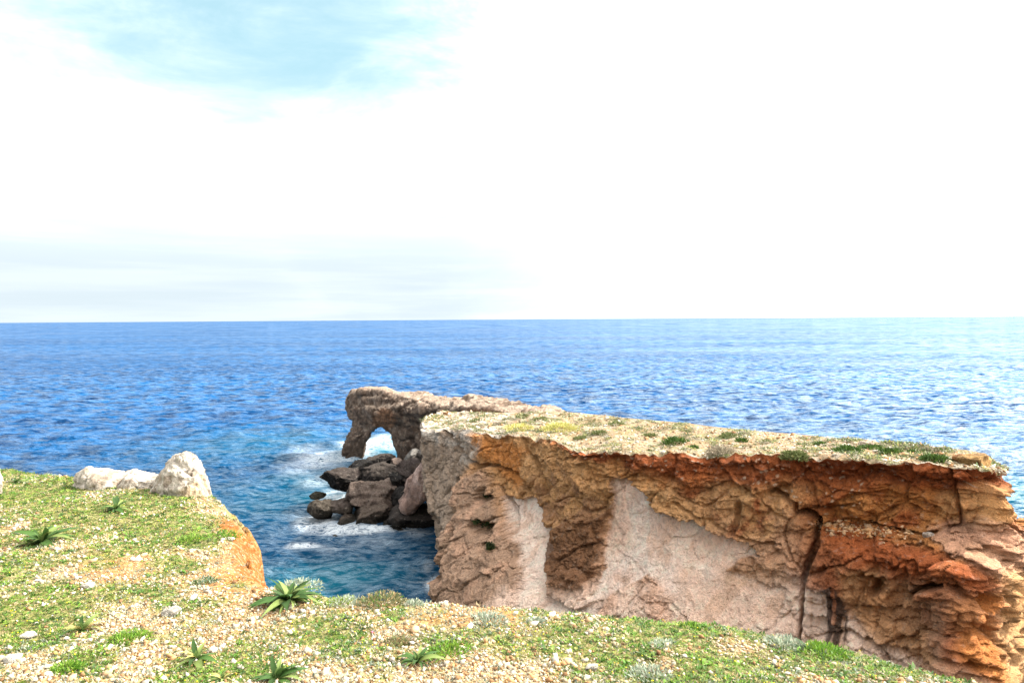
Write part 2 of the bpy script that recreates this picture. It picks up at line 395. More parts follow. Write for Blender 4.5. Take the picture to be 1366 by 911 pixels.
# fresh pale scars: pinkish white with brown dirt washed in from below
pinkm = mixc(np.zeros(Pf.shape) + PINK, PINK * np.array([1.0, .88, .8]), sstep(nz, -.2, .4))
for s in (s1, s2): C = C + (pinkm - C) * (s * (1 - .4 * sstep(Y + nz * 40, 760, 840)))[..., None]
ss = np.clip(s1 + s2, 0, 1)
wash = vnoise(np.stack([Pf[..., 0] * 1.6, Pf[..., 1] * 1.6, Pf[..., 2] * .22], -1), 61) + .6 * vnoise(np.stack([Pf[..., 0] * 4.5, Pf[..., 1] * 4.5, Pf[..., 2] * .6], -1), 62)
C = mixc(C, [.50, .30, .17], ss * sstep(wash + nz * .5, .2, .9) * .38)
bedl = np.abs(vnoise(np.stack([Pf[..., 0] * .25, Pf[..., 1] * .25, Pf[..., 2] * 1.5 + nz2 * .5], -1), 63))
C = mixc(C, [.40, .25, .17], np.clip(ss + lowp, 0, 1) * sstep(bedl, .05, .0) * sstep(nz3, -.2, .3) * .55)
C = mixc(C, SALMON * 1.1, regions([(805, 760), (860, 770), (900, 800), (880, 850), (790, 830)], 14) * sstep(nz2, -.2, .3) * .7)
C = mixc(C, OCHRE * .7, regions([(955, 755), (1040, 755), (1060, 785), (1000, 792), (960, 780)], 10) * .3)
C = mixc(C, DBROWN * 1.05, patch * .88)
stain = np.maximum(regions([(1100, 782), (1116, 780), (1132, 815), (1128, 870), (1104, 860)], 2.5), 0) * sstep(nz3 * .8 + vnoise(np.stack([X * .16, Y * .03, 0 * X], -1), 5), -.35, -.1)
C = mixc(C, BLACK * 1.6, stain * .9)
# white honeycomb rock at the left top
honey = regions([(560, 550), (640, 560), (645, 600), (632, 622), (600, 600), (566, 580)], 6)
C = mixc(C, PALE * 1.05, honey * sstep(nz2, -.35, .2) * .85)
# pieces of stone in the red soil and rubble on the ledge
f1, f2, cid = worley(Pf * np.array([4.6, 4.6, 6.4]) + nz3[..., None] * .5, 11)
peb = sstep(f1 + nz3 * .15, .36, .24) * (cid > .72)
pebz = np.maximum(redcap * .7, regions([(1080, 700), (1140, 690), (1260, 705), (1240, 722), (1100, 716)], 6))
pebz = np.maximum(pebz, regions([(960, 640), (1150, 620), (1160, 700), (1100, 690), (1030, 660)], 10) * .8)
C = mixc(C, PALE * np.array([1.05, .9, .75]), peb * pebz * .9)
# crack
crk = seg_dist(X + nz3 * 1.5, Y, [(1062, 683), (1078, 686), (1091, 694), (1086, 715), (1086, 730), (1074, 760), (1070, 785), (1069, 815), (1066, 862)])
cw_ = np.interp(Y, [680, 700, 740, 770, 800, 860], [3, 4.5, 5.5, 4.0, 2.2, 1.6])
crack = sstep(crk, cw_ + 1.2, cw_ - 1.2)
cr2 = sstep(seg_dist(X + nz3 * 3, Y + nz2 * 3, [(572, 562), (600, 580), (615, 598), (640, 622), (660, 622), (690, 632), (712, 660)]), 3.5, 1)
cr3 = sstep(seg_dist(X + nz3 * 2, Y, [(618, 640), (616, 690), (618, 705), (604, 735), (590, 770)]), 5, 1)
cr4 = sstep(seg_dist(X + nz3 * 2, Y + nz2 * 2, [(668, 650), (684, 680), (688, 712)]), 2.5, .8)
cr5 = sstep(seg_dist(X + nz3 * 3, Y + nz2 * 4, [(1030, 655), (1060, 672), (1062, 684)]), 4, 1)
cr6 = sstep(seg_dist(X + nz3 * 3, Y + nz2 * 3, [(1150, 765), (1170, 776), (1162, 795)]), 5, 1.5)
cr7 = sstep(seg_dist(X + nz3 * 3, Y + nz2 * 3, [(1215, 795), (1228, 783), (1260, 782)]), 5, 1.5)
cr8 = sstep(seg_dist(X + nz3 * 2, Y + nz2 * 2, [(1268, 628), (1275, 660), (1285, 700)]), 4, 1.2)
cr9 = sstep(seg_dist(X + nz3 * 3, Y + nz2 * 4, [(1160, 700), (1200, 708), (1235, 712), (1280, 702)]), 4, 1.2)
cr10 = sstep(seg_dist(X + nz3 * 3, Y + nz2 * 4, [(900, 668), (950, 694), (1000, 722), (1040, 728)]), 3, .8)
# ---- relief, metres outward
smooth_ = 1 - .82 * np.clip(s1 + s2 + .35 * lowp, 0, 1)
off_s = .85
w1, w2, wc = worley(Pf * np.array([.42, .42, .5]) + nz[..., None] * .5, 3)
w3, w4, wc2 = worley(Pf * np.array([1.3, 1.3, 1.7]) + nz2[..., None] * .3, 8)
strata = vnoise(np.stack([Pf[..., 0] * .12, Pf[..., 1] * .12, Pf[..., 2] * 3.3 + nz * 1.2], -1), 31)
st2 = vnoise(np.stack([Pf[..., 0] * .35, Pf[..., 1] * .35, Pf[..., 2] * 9 + nz2 * .8], -1), 37)
off = (fbm(Pf * .22, 3, seed=40) * .75 + (wc - .5) * .50 + (sstep(w2 - w1, 0, .09) - .8) * .25
       + fbm(Pf * .9, 4, .55, seed=44, ridged=True) * .28 + (wc2 - .5) * .20 + (sstep(w4 - w3, 0, .08) - .8) * .10)
lm = 1 - .65 * sstep(X, 780, 680)
off = off * (.10 + .86 * smooth_) * (1 - .25 * sstep(X, 780, 680)) + (fbm(Pf * 3.0, 4, .65, seed=50) * .15 + fbm(Pf * 2.2, 3, .6, seed=51, ridged=True) * .12 + fbm(Pf * 6.5, 3, .65, seed=52, ridged=True) * .06) * (.22 + .78 * smooth_) * lm
rz = np.maximum(right, band * .8)
off += rz * (strata * .14 + st2 * .07)
saw = lambda k, n_, sd_: (lambda q: q - np.floor(q))(Pf[..., 2] * k + n_ * sd_ + (Pf[..., 0] + Pf[..., 1]) * .03)
off -= (.06 + .94 * np.clip(rz + .35 * mids * (1 - s2), 0, 1)) * (saw(.9, nz, 1.1) ** 1.5 * .26 + saw(2.3, nz2, .8) ** 1.5 * .10)
off -= (s1 + s2) * .35                                  # the scars are scooped back
off += patch * .28
off -= sstep(np.abs(dep - 14), 14, 0) * .12 * sstep(X, 800, 900)
off += leftbulge * .8
off += led * .25
hole = lambda cx, cy, rx, ry: sstep(np.hypot((Xw - cx) / rx, (Yw - cy) / ry), 1.1, .5)
off -= hole(1172, 783, 14, 9) * .7 + hole(1178, 770, 10, 6) * .4 + hole(1232, 778, 24, 7) * .8 + hole(1200, 795, 12, 22) * .35 + hole(1302, 805, 12, 16) * .6
off -= hole(655, 660, 9, 10) * .9 + hole(655, 705, 14, 14) * 1.0 + hole(658, 728, 8, 8) * .8 + hole(1046, 655, 14, 14) * .6 + hole(985, 700, 7, 26) * .6 + hole(895, 640, 20, 10) * .3
off += hole(1240, 790, 22, 6) * .35 + hole(1135, 665, 34, 20) * .4 + hole(1020, 640, 20, 22) * .5 + hole(1015, 668, 30, 12) * .45
off -= regions([(520, 690), (560, 640), (585, 720), (600, 770), (560, 770)], 8) * .9
off -= crack * 1.5 + cr2 * .8 + cr3 * 1.2 + cr4 * .55 + cr5 * .8 + cr6 * .7 + cr7 * .7 + cr8 * .6 + cr9 * .6 + cr10 * .3
off += peb * pebz * .07
off = off * (1 - .22 * mids * (1 - right))
edge = sstep(t[None], 0, .02) * np.ones((NU, 1)); off = off * (.25 + .75 * edge)
Pf = Pf + nor[:, None, :] * off[..., None]
Pf[..., 2] += edge * (fbm(Pf * .8, 3, seed=60) * .12)
# rough irregular rim
rim = fbm(topN * .9, 4, .65, seed=70) * .42
Pf[..., 2] += (rim[:, None]) * np.exp(-t[None] * 40)
nz4 = fbm(Pf * 7.5, 3, .65, seed=77); nz5 = fbm(Pf * np.array([2.4, 2.4, .8]), 4, .6, seed=78, ridged=True)
C = C * (1.08 + (.20 * nz3 + .32 * nz4 + .22 * nz5) * (1 - .6 * np.clip(s1 + s2 + .4 * lowp, 0, 1)))[..., None]
# ---- plateau
v = np.linspace(0, 1, NVT)
Tn = Pf[:, 0, :]
ee = np.maximum(sstep(u01, .97, 1), sstep(u01, .02, 0))[:, None]; topF = topF * (1 - ee) + Tn * ee
Ts = Tn.copy(); kr = np.hanning(61); kr /= kr.sum()
for q_ in range(3): Ts[:, q_] = np.convolve(np.pad(Tn[:, q_], 30, mode='edge'), kr, 'valid')
bb = sstep(v, 0, .07)[None, :, None]; bb = bb * (1 - ee[:, None, :])
Pt = (Tn[:, None, :] * (1 - bb) + Ts[:, None, :] * bb) * (1 - v[None, :, None]) + topF[:, None, :] * v[None, :, None]
bul = np.minimum(v, 1 - v)[None, :] * 2
Pt[..., 2] += (fbm(Pt * np.array([.5, .5, 0]), 4, seed=80) * .22 + fbm(Pt * np.array([2.2, 2.2, 0]), 3, seed=81) * .07) * sstep(bul, 0, .12) + .05
Pt[:, 0, 2] -= .05
Xt, Yt = proj(Pt)
q1 = fbm(Pt * .8, 4, seed=90); q2 = fbm(Pt * 3, 3, seed=92)
Ct = np.zeros(Pt.shape) + np.array([.50, .36, .21])
Ct = mixc(Ct, [.60, .51, .39], sstep(q2, -.1, .4)); Ct = mixc(Ct, [.52, .33, .18], sstep(q1, .05, .4) * .8)
Ct = Ct * .72; Ct = mixc(Ct, [.26, .24, .10], sstep(fbm(Pt * 1.6 + 7, 4, seed=95), .08, .35) * .75)
Ct = mixc(Ct, PALE * 1.05, sstep(Xt, 720, 640) * sstep(q2, -.5, .1) * .9); Ct = mixc(Ct, GREY, sstep(Xt, 700, 640) * sstep(q1, .1, .35) * .8)
# ---- back
tb = np.linspace(0, 1, 40)
Pb = topF[:, None, :] * np.ones((1, 40, 1)); backn = -nor
Pb = Pb + backn[:, None, :] * (tb * 2.5 + fbm(Pb * .4 + tb[None, :, None] * 5, 3, seed=99) * .6 * tb[None])[..., None]
Pb[..., 2] = topF[:, 2:3] + (-1.5 - topF[:, 2:3]) * tb[None]
Pb[:, 0] = Pt[:, -1]
Cb = np.zeros(Pb.shape) + TAN * .9
V = np.concatenate([Pf.reshape(-1, 3), Pt.reshape(-1, 3), Pb.reshape(-1, 3)])
Fa = np.concatenate([grid_faces(NU, NTT, 0, True), grid_faces(NU, NVT, NU * NTT), grid_faces(NU, 40, NU * (NTT + NVT))])
me = np_mesh('headland', V, Fa, np.concatenate([C.reshape(-1, 3), Ct.reshape(-1, 3), Cb.reshape(-1, 3)]))
headland = link('headland', me, M_cliff); tag(headland, kind='structure', label='long flat topped limestone headland with orange and pale pink cliff face')
bvh_head = BVHTree.FromPolygons([tuple(p) for p in Pt[::6, ::3].reshape(-1, 3)], grid_faces(len(Pt[::6]), len(Pt[0, ::3])).tolist())
bvh_face = BVHTree.FromPolygons([tuple(p) for p in Pf[::5, ::4].reshape(-1, 3)], grid_faces(len(Pf[::5]), len(Pf[0, ::4])).tolist())
def hit(px, py, bvh, dz=0):
    r = Vector(ray(px, py)).normalized(); h = bvh.ray_cast(Vector((0, 0, H)), r)
    return h[0]

# ================================================================== ARCH RIDGE
def arch_D(px): return np.interp(px, [440, 465, 530, 600, 640, 700, 790], [82, 80, 74, 64, 60, 56.5, 52])
def outline_rock(name, pts, Dfun, thick, voxel, smooth, amp, sc, colfn, mat, seed=0, bevel=None, cuts=0):
    """solid rock from its outline: every outline point stands at its own distance and the body runs back 'thick' metres"""
    bm = bmesh.new()
    if bevel:
        c = np.mean(np.array(pts), 0)
        rings = [(-.5, .62), (-.38, .86), (-.18, .98), (0, 1.0), (.2, .97), (.38, .82), (.5, .58)]
    else: rings = [(0, 1), (.5, 1), (1, 1)]; c = np.array([0., 0.])
    R_ = []
    for dd, s in rings:
        ring = []
        for (x, y) in pts:
            D0 = Dfun(x); p = at(x, y, D0)
            if bevel: pc = at(c[0], c[1], Dfun(c[0])); p = pc + (p - pc) * s
            r = np.array([p[0], p[1], 0]); r /= np.linalg.norm(r); ring.append(bm.verts.new(p + r * dd * (thick(x) if callable(thick) else thick)))
        R_.append(ring)
    n = len(pts)
    for a, b in zip(R_[:-1], R_[1:]):
        for k in range(n): bm.faces.new((a[k], a[(k + 1) % n], b[(k + 1) % n], b[k]))
    for tri in tessellate_polygon([[Vector((x, -y, 0)) for x, y in pts]]):
        bm.faces.new([R_[0][q] for q in tri]); bm.faces.new([R_[-1][q] for q in tri][::-1])
    me = remeshed(bm, voxel, smooth); V, N = verts_normals(me)
    if cuts:
        rc = np.random.default_rng(seed + 50)
        for _ in range(cuts):
            d = rc.normal(size=3) * np.array([1, 1, .8]); d /= np.linalg.norm(d); s_ = V @ d; k_ = np.quantile(s_, rc.uniform(.92, .985)); V = V - np.maximum(s_ - k_, 0)[:, None] * d * .88
        me.vertices.foreach_set('co', V.astype(np.float32).ravel()); me.update(); V, N = verts_normals(me)
    a1, a2, ac = worley(V * sc * .5 + 5, seed + 1)
    o = (fbm(V * sc, 6, .6, seed=seed, ridged=True) * .5 + (ac - .5) * 1.0 + (sstep(a2 - a1, 0, .1) - .85) * .35) * amp
    b1, b2, bc = worley(V * sc * 2.6 + 3, seed + 5); o = o - sstep(b1, .42, .15) * (bc > .45) * amp * .35 + fbm(V * sc * 6, 3, .6, seed=seed + 9, ridged=True) * amp * .22
    V2 = V + N * o[:, None]; me.vertices.foreach_set('co', V2.astype(np.float32).ravel()); me.update()
    V2, N = verts_normals(me); set_col(me, colfn(V2, N)); return link(name, me, mat)
ARCH = [(466, 531), (472, 525), (486, 522), (500, 522), (514, 524), (530, 529), (548, 532), (568, 535), (600, 541), (640, 546), (690, 551), (730, 556), (748, 563), (765, 574),
        (780, 680), (640, 690), (590, 705), (560, 690), (545, 645), (534, 622), (531, 606), (526, 594), (523, 584), (518, 575), (512, 569), (505, 567), (499, 569), (495, 575), (491, 583), (487, 594), (484, 612),
        (457, 612), (458, 602), (464, 590), (471, 579), (475, 570), (474, 562), (467, 556), (464, 546)]
def arch_col(V, N):
    n = fbm(V * .5, 4, seed=3); m = fbm(V * 1.7, 4, seed=5)
    c = np.zeros(V.shape) + np.array([.34, .235, .17])
    c = mixc(c, [.46, .34, .26], sstep(m, -.1, .3)); c = mixc(c, [.16, .105, .075], sstep(n, .05, .35) * .8)
    c = c * .60; c = mixc(c, [.38, .29, .22], sstep(N[:, 2] + m * .9, .4, .9) * .9); c = c * (1 + .5 * fbm(V * 4, 3, seed=15))[:, None]  # upward faces mixed paler: sunlit tops put into the colour, mottled
    c = mixc(c, [.08, .055, .04], sstep(V[:, 2], 3.2, .8) * .85)
    xx, yy = proj(V); c = mixc(c, [.45, .21, .10], sstep(np.hypot((xx - 512) / 16, (yy - 560) / 16), 1.2, .6) * .5)
    return c
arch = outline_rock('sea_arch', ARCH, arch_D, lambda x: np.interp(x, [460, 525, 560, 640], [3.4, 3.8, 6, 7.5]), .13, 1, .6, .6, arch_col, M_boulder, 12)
tag(arch, 'natural stone arch with a ridge behind it at the seaward tip of the headland', 'rock arch')

# ================================================================== BOULDERS IN THE SEA
def boulder(name, px, py, w_, h_, D, depth, col, seed, rotz=0, tilt=0, amp=.2, cuts=12, top=None, mat=None, sub=5, roll=0):
    """boulder whose picture centre is (px,py) and size w_ x h_ pixels at distance D"""
    c = at(px, py, D); sx, sz = w_ / F * D / 2, h_ / F * D / 2; sy = depth / 2
    bm = bmesh.new(); bmesh.ops.create_icosphere(bm, subdivisions=sub, radius=1); me = bpy.data.meshes.new(name); bm.to_mesh(me); bm.free()
    V, N = verts_normals(me); r = np.random.default_rng(seed)
    for _ in range(cuts):
        d = r.normal(size=3); d /= np.linalg.norm(d); k = r.uniform(.55, .85); s = V @ d; V = V - np.maximum(s - k, 0)[:, None] * d * .92
    V = V / np.abs(V).max(0)
    V = V * np.array([sx, sy, sz])
    rr = np.array(Euler((roll, tilt, rotz)).to_matrix()); V = V @ rr.T
    s = max(sx, sz); Nn = V / (np.linalg.norm(V, axis=1)[:, None] + 1e-9)
    a1, a2, ac = worley(V / s * 1.6 + seed, seed)
    V = V + Nn * ((fbm(V / s * 1.5 + seed, 5, .58, seed=seed, ridged=True) * 1.0 + (ac - .5) * .6) * amp * s)[:, None]
    me.vertices.foreach_set('co', V.astype(np.float32).ravel()); me.update(); V, N = verts_normals(me)
    n = fbm(V / s * 2 + seed, 4, seed=seed); cc = np.zeros(V.shape) + np.array(col)
    cc = mixc(cc, np.array(col) * .5, sstep(n, .0, .3)); 
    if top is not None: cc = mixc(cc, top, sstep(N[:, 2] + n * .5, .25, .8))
    if c[2] < 9: cc = mixc(cc, [.03, .028, .02], sstep(V[:, 2] + c[2] + n * .3, .75, .35) * .85)      # wet, weedy tide line
    set_col(me, cc); o = link(name, me, mat or M_boulder); o.location = c; return o
DK = (.040, .035, .033); MD = (.12, .08, .06); RD = (.30, .20, .15)
BO = [ # px py w h D depth colour top label rot
 (460, 637, 56, 30, 58, 4, DK, (.13, .10, .085), 'dark wave worn boulder at the seaward end of the pile', 0.05),
 (505, 636, 62, 40, 59, 5, DK, (.15, .12, .10), 'long dark boulder behind the reddish boulder in the pile', -.1),
 (548, 634, 50, 40, 59, 5, DK, (.12, .09, .08), 'dark boulder against the foot of the arch ridge', .1),
 (505, 616, 34, 20, 64, 4, DK, (.16, .13, .11), 'dark boulder just below the opening of the arch', -.2),
 (530, 617, 18, 13, 62, 2, MD, (.38, .28, .23), 'small reddish boulder on the dark rocks right of the arch foot', .2),
 (553, 609, 24, 22, 61, 3, (.34, .31, .28), (.45, .42, .38), 'pale grey block lodged against the ridge', .1),
 (505, 661, 70, 44, 56, 5, (.21, .15, .12), (.36, .27, .22), 'big reddish brown boulder in the middle of the pile', -.12),
 (496, 690, 50, 42, 54, 4, (.13, .10, .08), (.22, .165, .13), 'square brown boulder standing in the foam below the reddish one', .06),
 (430, 680, 34, 30, 54.5, 2.5, (.11, .09, .07), (.16, .13, .10), 'low dark rock farthest left in the surf', -.3),
 (459, 676, 38, 21, 55, 2.5, (.12, .095, .075), (.17, .13, .11), 'low dark rock linking the surf rock to the pile', .1),
 (463, 697, 26, 18, 53.5, 2, MD, (.2, .15, .12), 'small brown rock at the waterline beside the square boulder', .3),
 (424, 660, 17, 9, 57, 1.5, (.12, .11, .08), None, 'little awash rock above the farthest left surf rock', 0),
 (447, 720, 24, 9, 50.5, 1.6, (.15, .11, .06), None, 'brown awash rock alone in the cove water', 0),
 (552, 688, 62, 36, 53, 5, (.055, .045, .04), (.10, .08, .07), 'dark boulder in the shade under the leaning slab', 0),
 (530, 700, 60, 14, 52.5, 3, (.09, .075, .06), None, 'low wet shelf of rock under the dark boulder', 0),
 (528, 646, 40, 34, 58, 4, DK, None, 'dark boulder wedged behind the reddish boulder and the slab', .2),
 (480, 622, 30, 20, 61, 3, DK, None, 'dark boulder between the long one and the one below the arch', -.2),
 (540, 668, 34, 34, 55, 4, DK, None, 'dark boulder wedged between the reddish boulder and the leaning slab', .1),
 (480, 662, 26, 22, 57.5, 3, DK, None, 'dark boulder at the left shoulder of the reddish boulder', .3),
 (478, 704, 30, 10, 53, 2, DK, None, 'flat wet rock in the foam under the square boulder', 0),
 (562, 640, 26, 50, 57, 4, MD, None, 'tall brown boulder against the cliff behind the leaning slab', 0),
 (569, 752, 15, 16, 44.5, 1.4, (.32, .25, .21), (.45, .38, .33), 'small pale rock at the foot of the cliff corner', .2)]
for i, (px, py, w_, h_, D, dp, c_, tp, lab, rz_) in enumerate(BO):
    o = boulder('boulder', px, py, w_, h_, D, dp, c_, 100 + i, rotz=random.uniform(-.5, .5), tilt=rz_, top=tp)
    o.data.attributes['col'].data.foreach_set('color', (lambda a: (o.data.attributes['col'].data.foreach_get('color', a), a * .42)[1])(np.empty(len(o.data.vertices) * 4, np.float32)))
    tag(o, lab, 'boulder', 'boulders piled in the sea below the headland')
slab = outline_rock('rock_slab', [(566, 612), (577, 620), (576, 655), (562, 668), (552, 680), (538, 687), (529, 680), (528, 672), (540, 662), (546, 645), (552, 630)], lambda x: 52 + (577 - x) * .02, 3.2, .13, 3, .28, 1.1,
    lambda V, N: mixc(mixc(np.zeros(V.shape) + np.array([.36, .235, .19]), [.50, .36, .31], sstep(fbm(V * 1.5, 4, seed=2), -.1, .3)), [.14, .09, .07], sstep(fbm(V * .9, 4, seed=8), .1, .4) * .7), M_boulder, 33, bevel=True, cuts=14)
tag(slab, 'reddish leaning slab of rock between the boulder pile and the cliff corner', 'rock slab', 'boulders piled in the sea below the headland')

# ================================================================== SEA
ang = np.concatenate([np.linspace(-180, -47, 40, endpoint=False), np.linspace(-47, 47, 720, endpoint=False), np.linspace(47, 180, 41)])
rad = [2., 10., 20.]
r_ = 24.
while r_ < 420: rad.append(r_); r_ *= 1.0072
while r_ < 60000: rad.append(r_); r_ *= 1.12
rad = np.array(rad + [60000.])
A, Rr = np.meshgrid(np.radians(ang), rad, indexing='ij')
Sx, Sy = Rr * np.sin(A), Rr * np.cos(A)
Sz = np.zeros_like(Sx)
def wave_dir(deg, lam, amp, seed, st=2.4):
    a = math.radians(deg); u_ = (Sx * math.cos(a) + Sy * math.sin(a)); v_ = (-Sx * math.sin(a) + Sy * math.cos(a))
    n = vnoise(np.stack([u_ / lam / st, v_ / lam, 0 * u_ + seed], -1), seed); n2_ = vnoise(np.stack([u_ / lam / st * 2.1, v_ / lam * 2.1, 0 * u_ + seed], -1), seed + 3)
    return amp * ((1 - np.abs(n)) ** 2 * 1.3 + n2_ * .35 - .6)
fade = sstep(Rr, 400, 120) + .0
Sz = (wave_dir(8, 4.2, .36, 2) + wave_dir(-14, 2.0, .2, 5) + wave_dir(25, 1.0, .08, 8, 2)) * np.clip(fade, 0, 1) * sstep(Rr, 20, 26)
Sz += wave_dir(5, 16, .22, 12, 3) * sstep(Rr, 2500, 200) * sstep(Rr, 20, 26)
# foam nearness to rocks and cliff foot, shallow water
foam = np.zeros_like(Sx); sm_ = Rr < 160
def nearp(x, y, rx, ry=None): 
    ry = ry or rx; return np.exp(-(((Sx - x) / rx) ** 2 + ((Sy - y) / ry) ** 2))
def sea_at(px, py):
    r = ray(px, py); k = -H / r[2]; return r[0] * k, r[1] * k
for (px, py, rx, ry, a_) in [(430, 612, 5, 9, .75), (405, 600, 4, 7, .5), (500, 590, 2.5, 7, 1.1), (470, 607, 3, 5, 1), (447, 655, 2.5, 3, .7), (425, 640, 3, 5, .55), (405, 625, 5, 6, .5), (425, 695, 2.2, 3, .95), (400, 690, 2.5, 3, .4),
        (455, 706, 2.4, 1.6, .9), (490, 709, 2.6, 1.0, .95), (530, 709, 2.6, .9, .7), (560, 713, 1.6, 1.2, .6), (500, 722, 5, 3, .42), (448, 735, 2.5, 2, .5), (408, 730, 1.6, 1.2, 1.0), (581, 780, .7, 1.8, 1.1), (570, 760, .7, 1.2, .5), (455, 668, 2.2, 1.6, .9), (440, 665, 2, 2, .7), (472, 592, 2.5, 3, .9), (520, 596, 3, 4, .6), (560, 780, 1.6, 1.6, .45)]:
    x_, y_ = sea_at(px, py); foam = np.maximum(foam, a_ * nearp(x_, y_, rx, ry))
shal = np.zeros_like(Sx)
for (px, py, rx, ry, a_) in [(500, 597, 5, 9, 1), (470, 660, 6, 5, .8), (430, 640, 6, 6, .5), (430, 775, 5, 3, .7), (520, 735, 5, 5, .12), (350, 590, 12, 12, .35), (400, 660, 8, 8, .35), (1366, 660, 8, 8, .8)]:
    x_, y_ = sea_at(px, py); shal = np.maximum(shal, a_ * nearp(x_, y_, rx, ry))
V = np.stack([Sx, Sy, Sz], -1); na, nr = Sx.shape
me = np_mesh('sea', V.reshape(-1, 3), grid_faces(na, nr), extra={'foam': foam, 'shallow': shal})
def sea_mat():
    m, t, b = base_mat('sea_water', .12, .5)
    P = t.node('ShaderNodeNewGeometry').outputs['Position']
    fo = t.node('ShaderNodeAttribute', attribute_name='foam').outputs['Fac']; sh = t.node('ShaderNodeAttribute', attribute_name='shallow').outputs['Fac']
    big = t.noise(t.mapping(P, sc=(.35, 1, 1), rot=(0, 0, R(6))), .012, 5, .6)
    med = t.noise(t.mapping(P, sc=(.7, 1, 1), rot=(0, 0, R(-8))), .3, 6, .7)
    deep = t.mix(t.mr(big, .35, .65), (.001, .078, .225), (.001, .044, .14))
    deep = t.mix(t.mr(med, .40, .62), deep, (.001, .018, .065))
    cd = t.node('ShaderNodeVectorMath', operation='LENGTH'); t.l.new(P, cd.inputs[0])
    deep = t.mix(t.mr(cd.outputs['Value'], 35, 130, 1, 0), deep, (.001, .022, .055))
    deep = t.mix(t.math('MULTIPLY', sh, .8), deep, (.003, .10, .14))
    # foam streaks
    fn = t.noise(t.mapping(P, sc=(.7, 1, 1)), 1.9, 9, .74, dist=.7); vo = t.noise(t.mapping(P, sc=(.5, 1, 1)), .7, 9, .78, dist=.8)
    lace = t.math('SUBTRACT', 1.0, t.math('MULTIPLY', t.math('ABSOLUTE', t.math('SUBTRACT', fn, .5)), 9.0), clamp=True)
    fk = t.math('ADD', t.math('MULTIPLY', fn, .55), t.math('MULTIPLY', vo, .45))
    solid = t.mr(t.math('ADD', fk, t.math('MULTIPLY', fo, .24)), .76, .88)
    lacem = t.math('MULTIPLY', t.math('MULTIPLY', lace, .6), t.mr(fo, .25, .85))
    ff = t.math('MAXIMUM', solid, lacem)
    c = t.mix(ff, deep, (.80, .84, .86)); 
    hh = t.math('ADD', t.noise(t.mapping(P, sc=(.45, 1, 1), rot=(0, 0, R(10))), .9, 6, .62), t.math('MULTIPLY', t.noise(t.mapping(P, sc=(.55, 1, 1), rot=(0, 0, R(-16))), 3.2, 4, .6), .35))
    far = t.noise(t.mapping(P, sc=(.4, 1, 1)), .10, 4, .6)
    bn = t.bump(t.math('ADD', hh, t.math('MULTIPLY', far, 2.4)), .9, .85)
    dif = t.node('ShaderNodeBsdfDiffuse'); t.l.new(c, dif.inputs[0]); t.l.new(bn, dif.inputs['Normal'])
    gl = t.node('ShaderNodeBsdfGlossy'); gl.inputs['Roughness'].default_value = .38; gl.inputs['Color'].default_value = (.76, .90, 1, 1); t.l.new(bn, gl.inputs['Normal'])
    fr = t.node('ShaderNodeFresnel'); fr.inputs['IOR'].default_value = 1.33; t.l.new(bn, fr.inputs['Normal'])
    dist = cd.outputs['Value']
    w1_ = t.noise(t.mapping(P, sc=(.5, 1, 1), rot=(0, 0, R(7))), 1.7, 6, .68); w2_ = t.noise(t.mapping(P, sc=(.42, 1, 1), rot=(0, 0, R(-5))), .75, 5, .72); w3_ = t.noise(t.mapping(P, sc=(.4, 1, 1), rot=(0, 0, R(3))), .26, 6, .8); w4_ = t.noise(t.mapping(P, sc=(.4, 1, 1), rot=(0, 0, R(3))), .035, 7, .85)
    w12 = t.mix(t.mr(dist, 50, 160), w1_, w2_); w123 = t.mix(t.mr(dist, 160, 500), w12, w3_); w123 = t.mix(t.mr(dist, 500, 1800), w123, w4_)
    w123 = t.math('ADD', w123, t.math('MULTIPLY', t.math('SUBTRACT', t.noise(t.mapping(P, sc=(.3, 1, 1), rot=(0, 0, R(9))), .02, 4, .6), .5), .16))
    glint = t.mr(w123, .38, .60, .05, 1.7)  # wave glints painted by noise into the gloss share, independent of view
    fac = t.math('MULTIPLY', t.math('MULTIPLY', t.math('MINIMUM', fr.outputs[0], .165), glint), t.math('SUBTRACT', 1.0, t.math('MULTIPLY', ff, .9)))
    mx = t.node('ShaderNodeMixShader'); t.l.new(fac, mx.inputs[0]); t.l.new(dif.outputs[0], mx.inputs[1]); t.l.new(gl.outputs[0], mx.inputs[2])
    t.l.new(mx.outputs[0], t.n['Material Output'].inputs[0]); return m
sea = link('sea', me, sea_mat()); tag(sea, kind='structure')

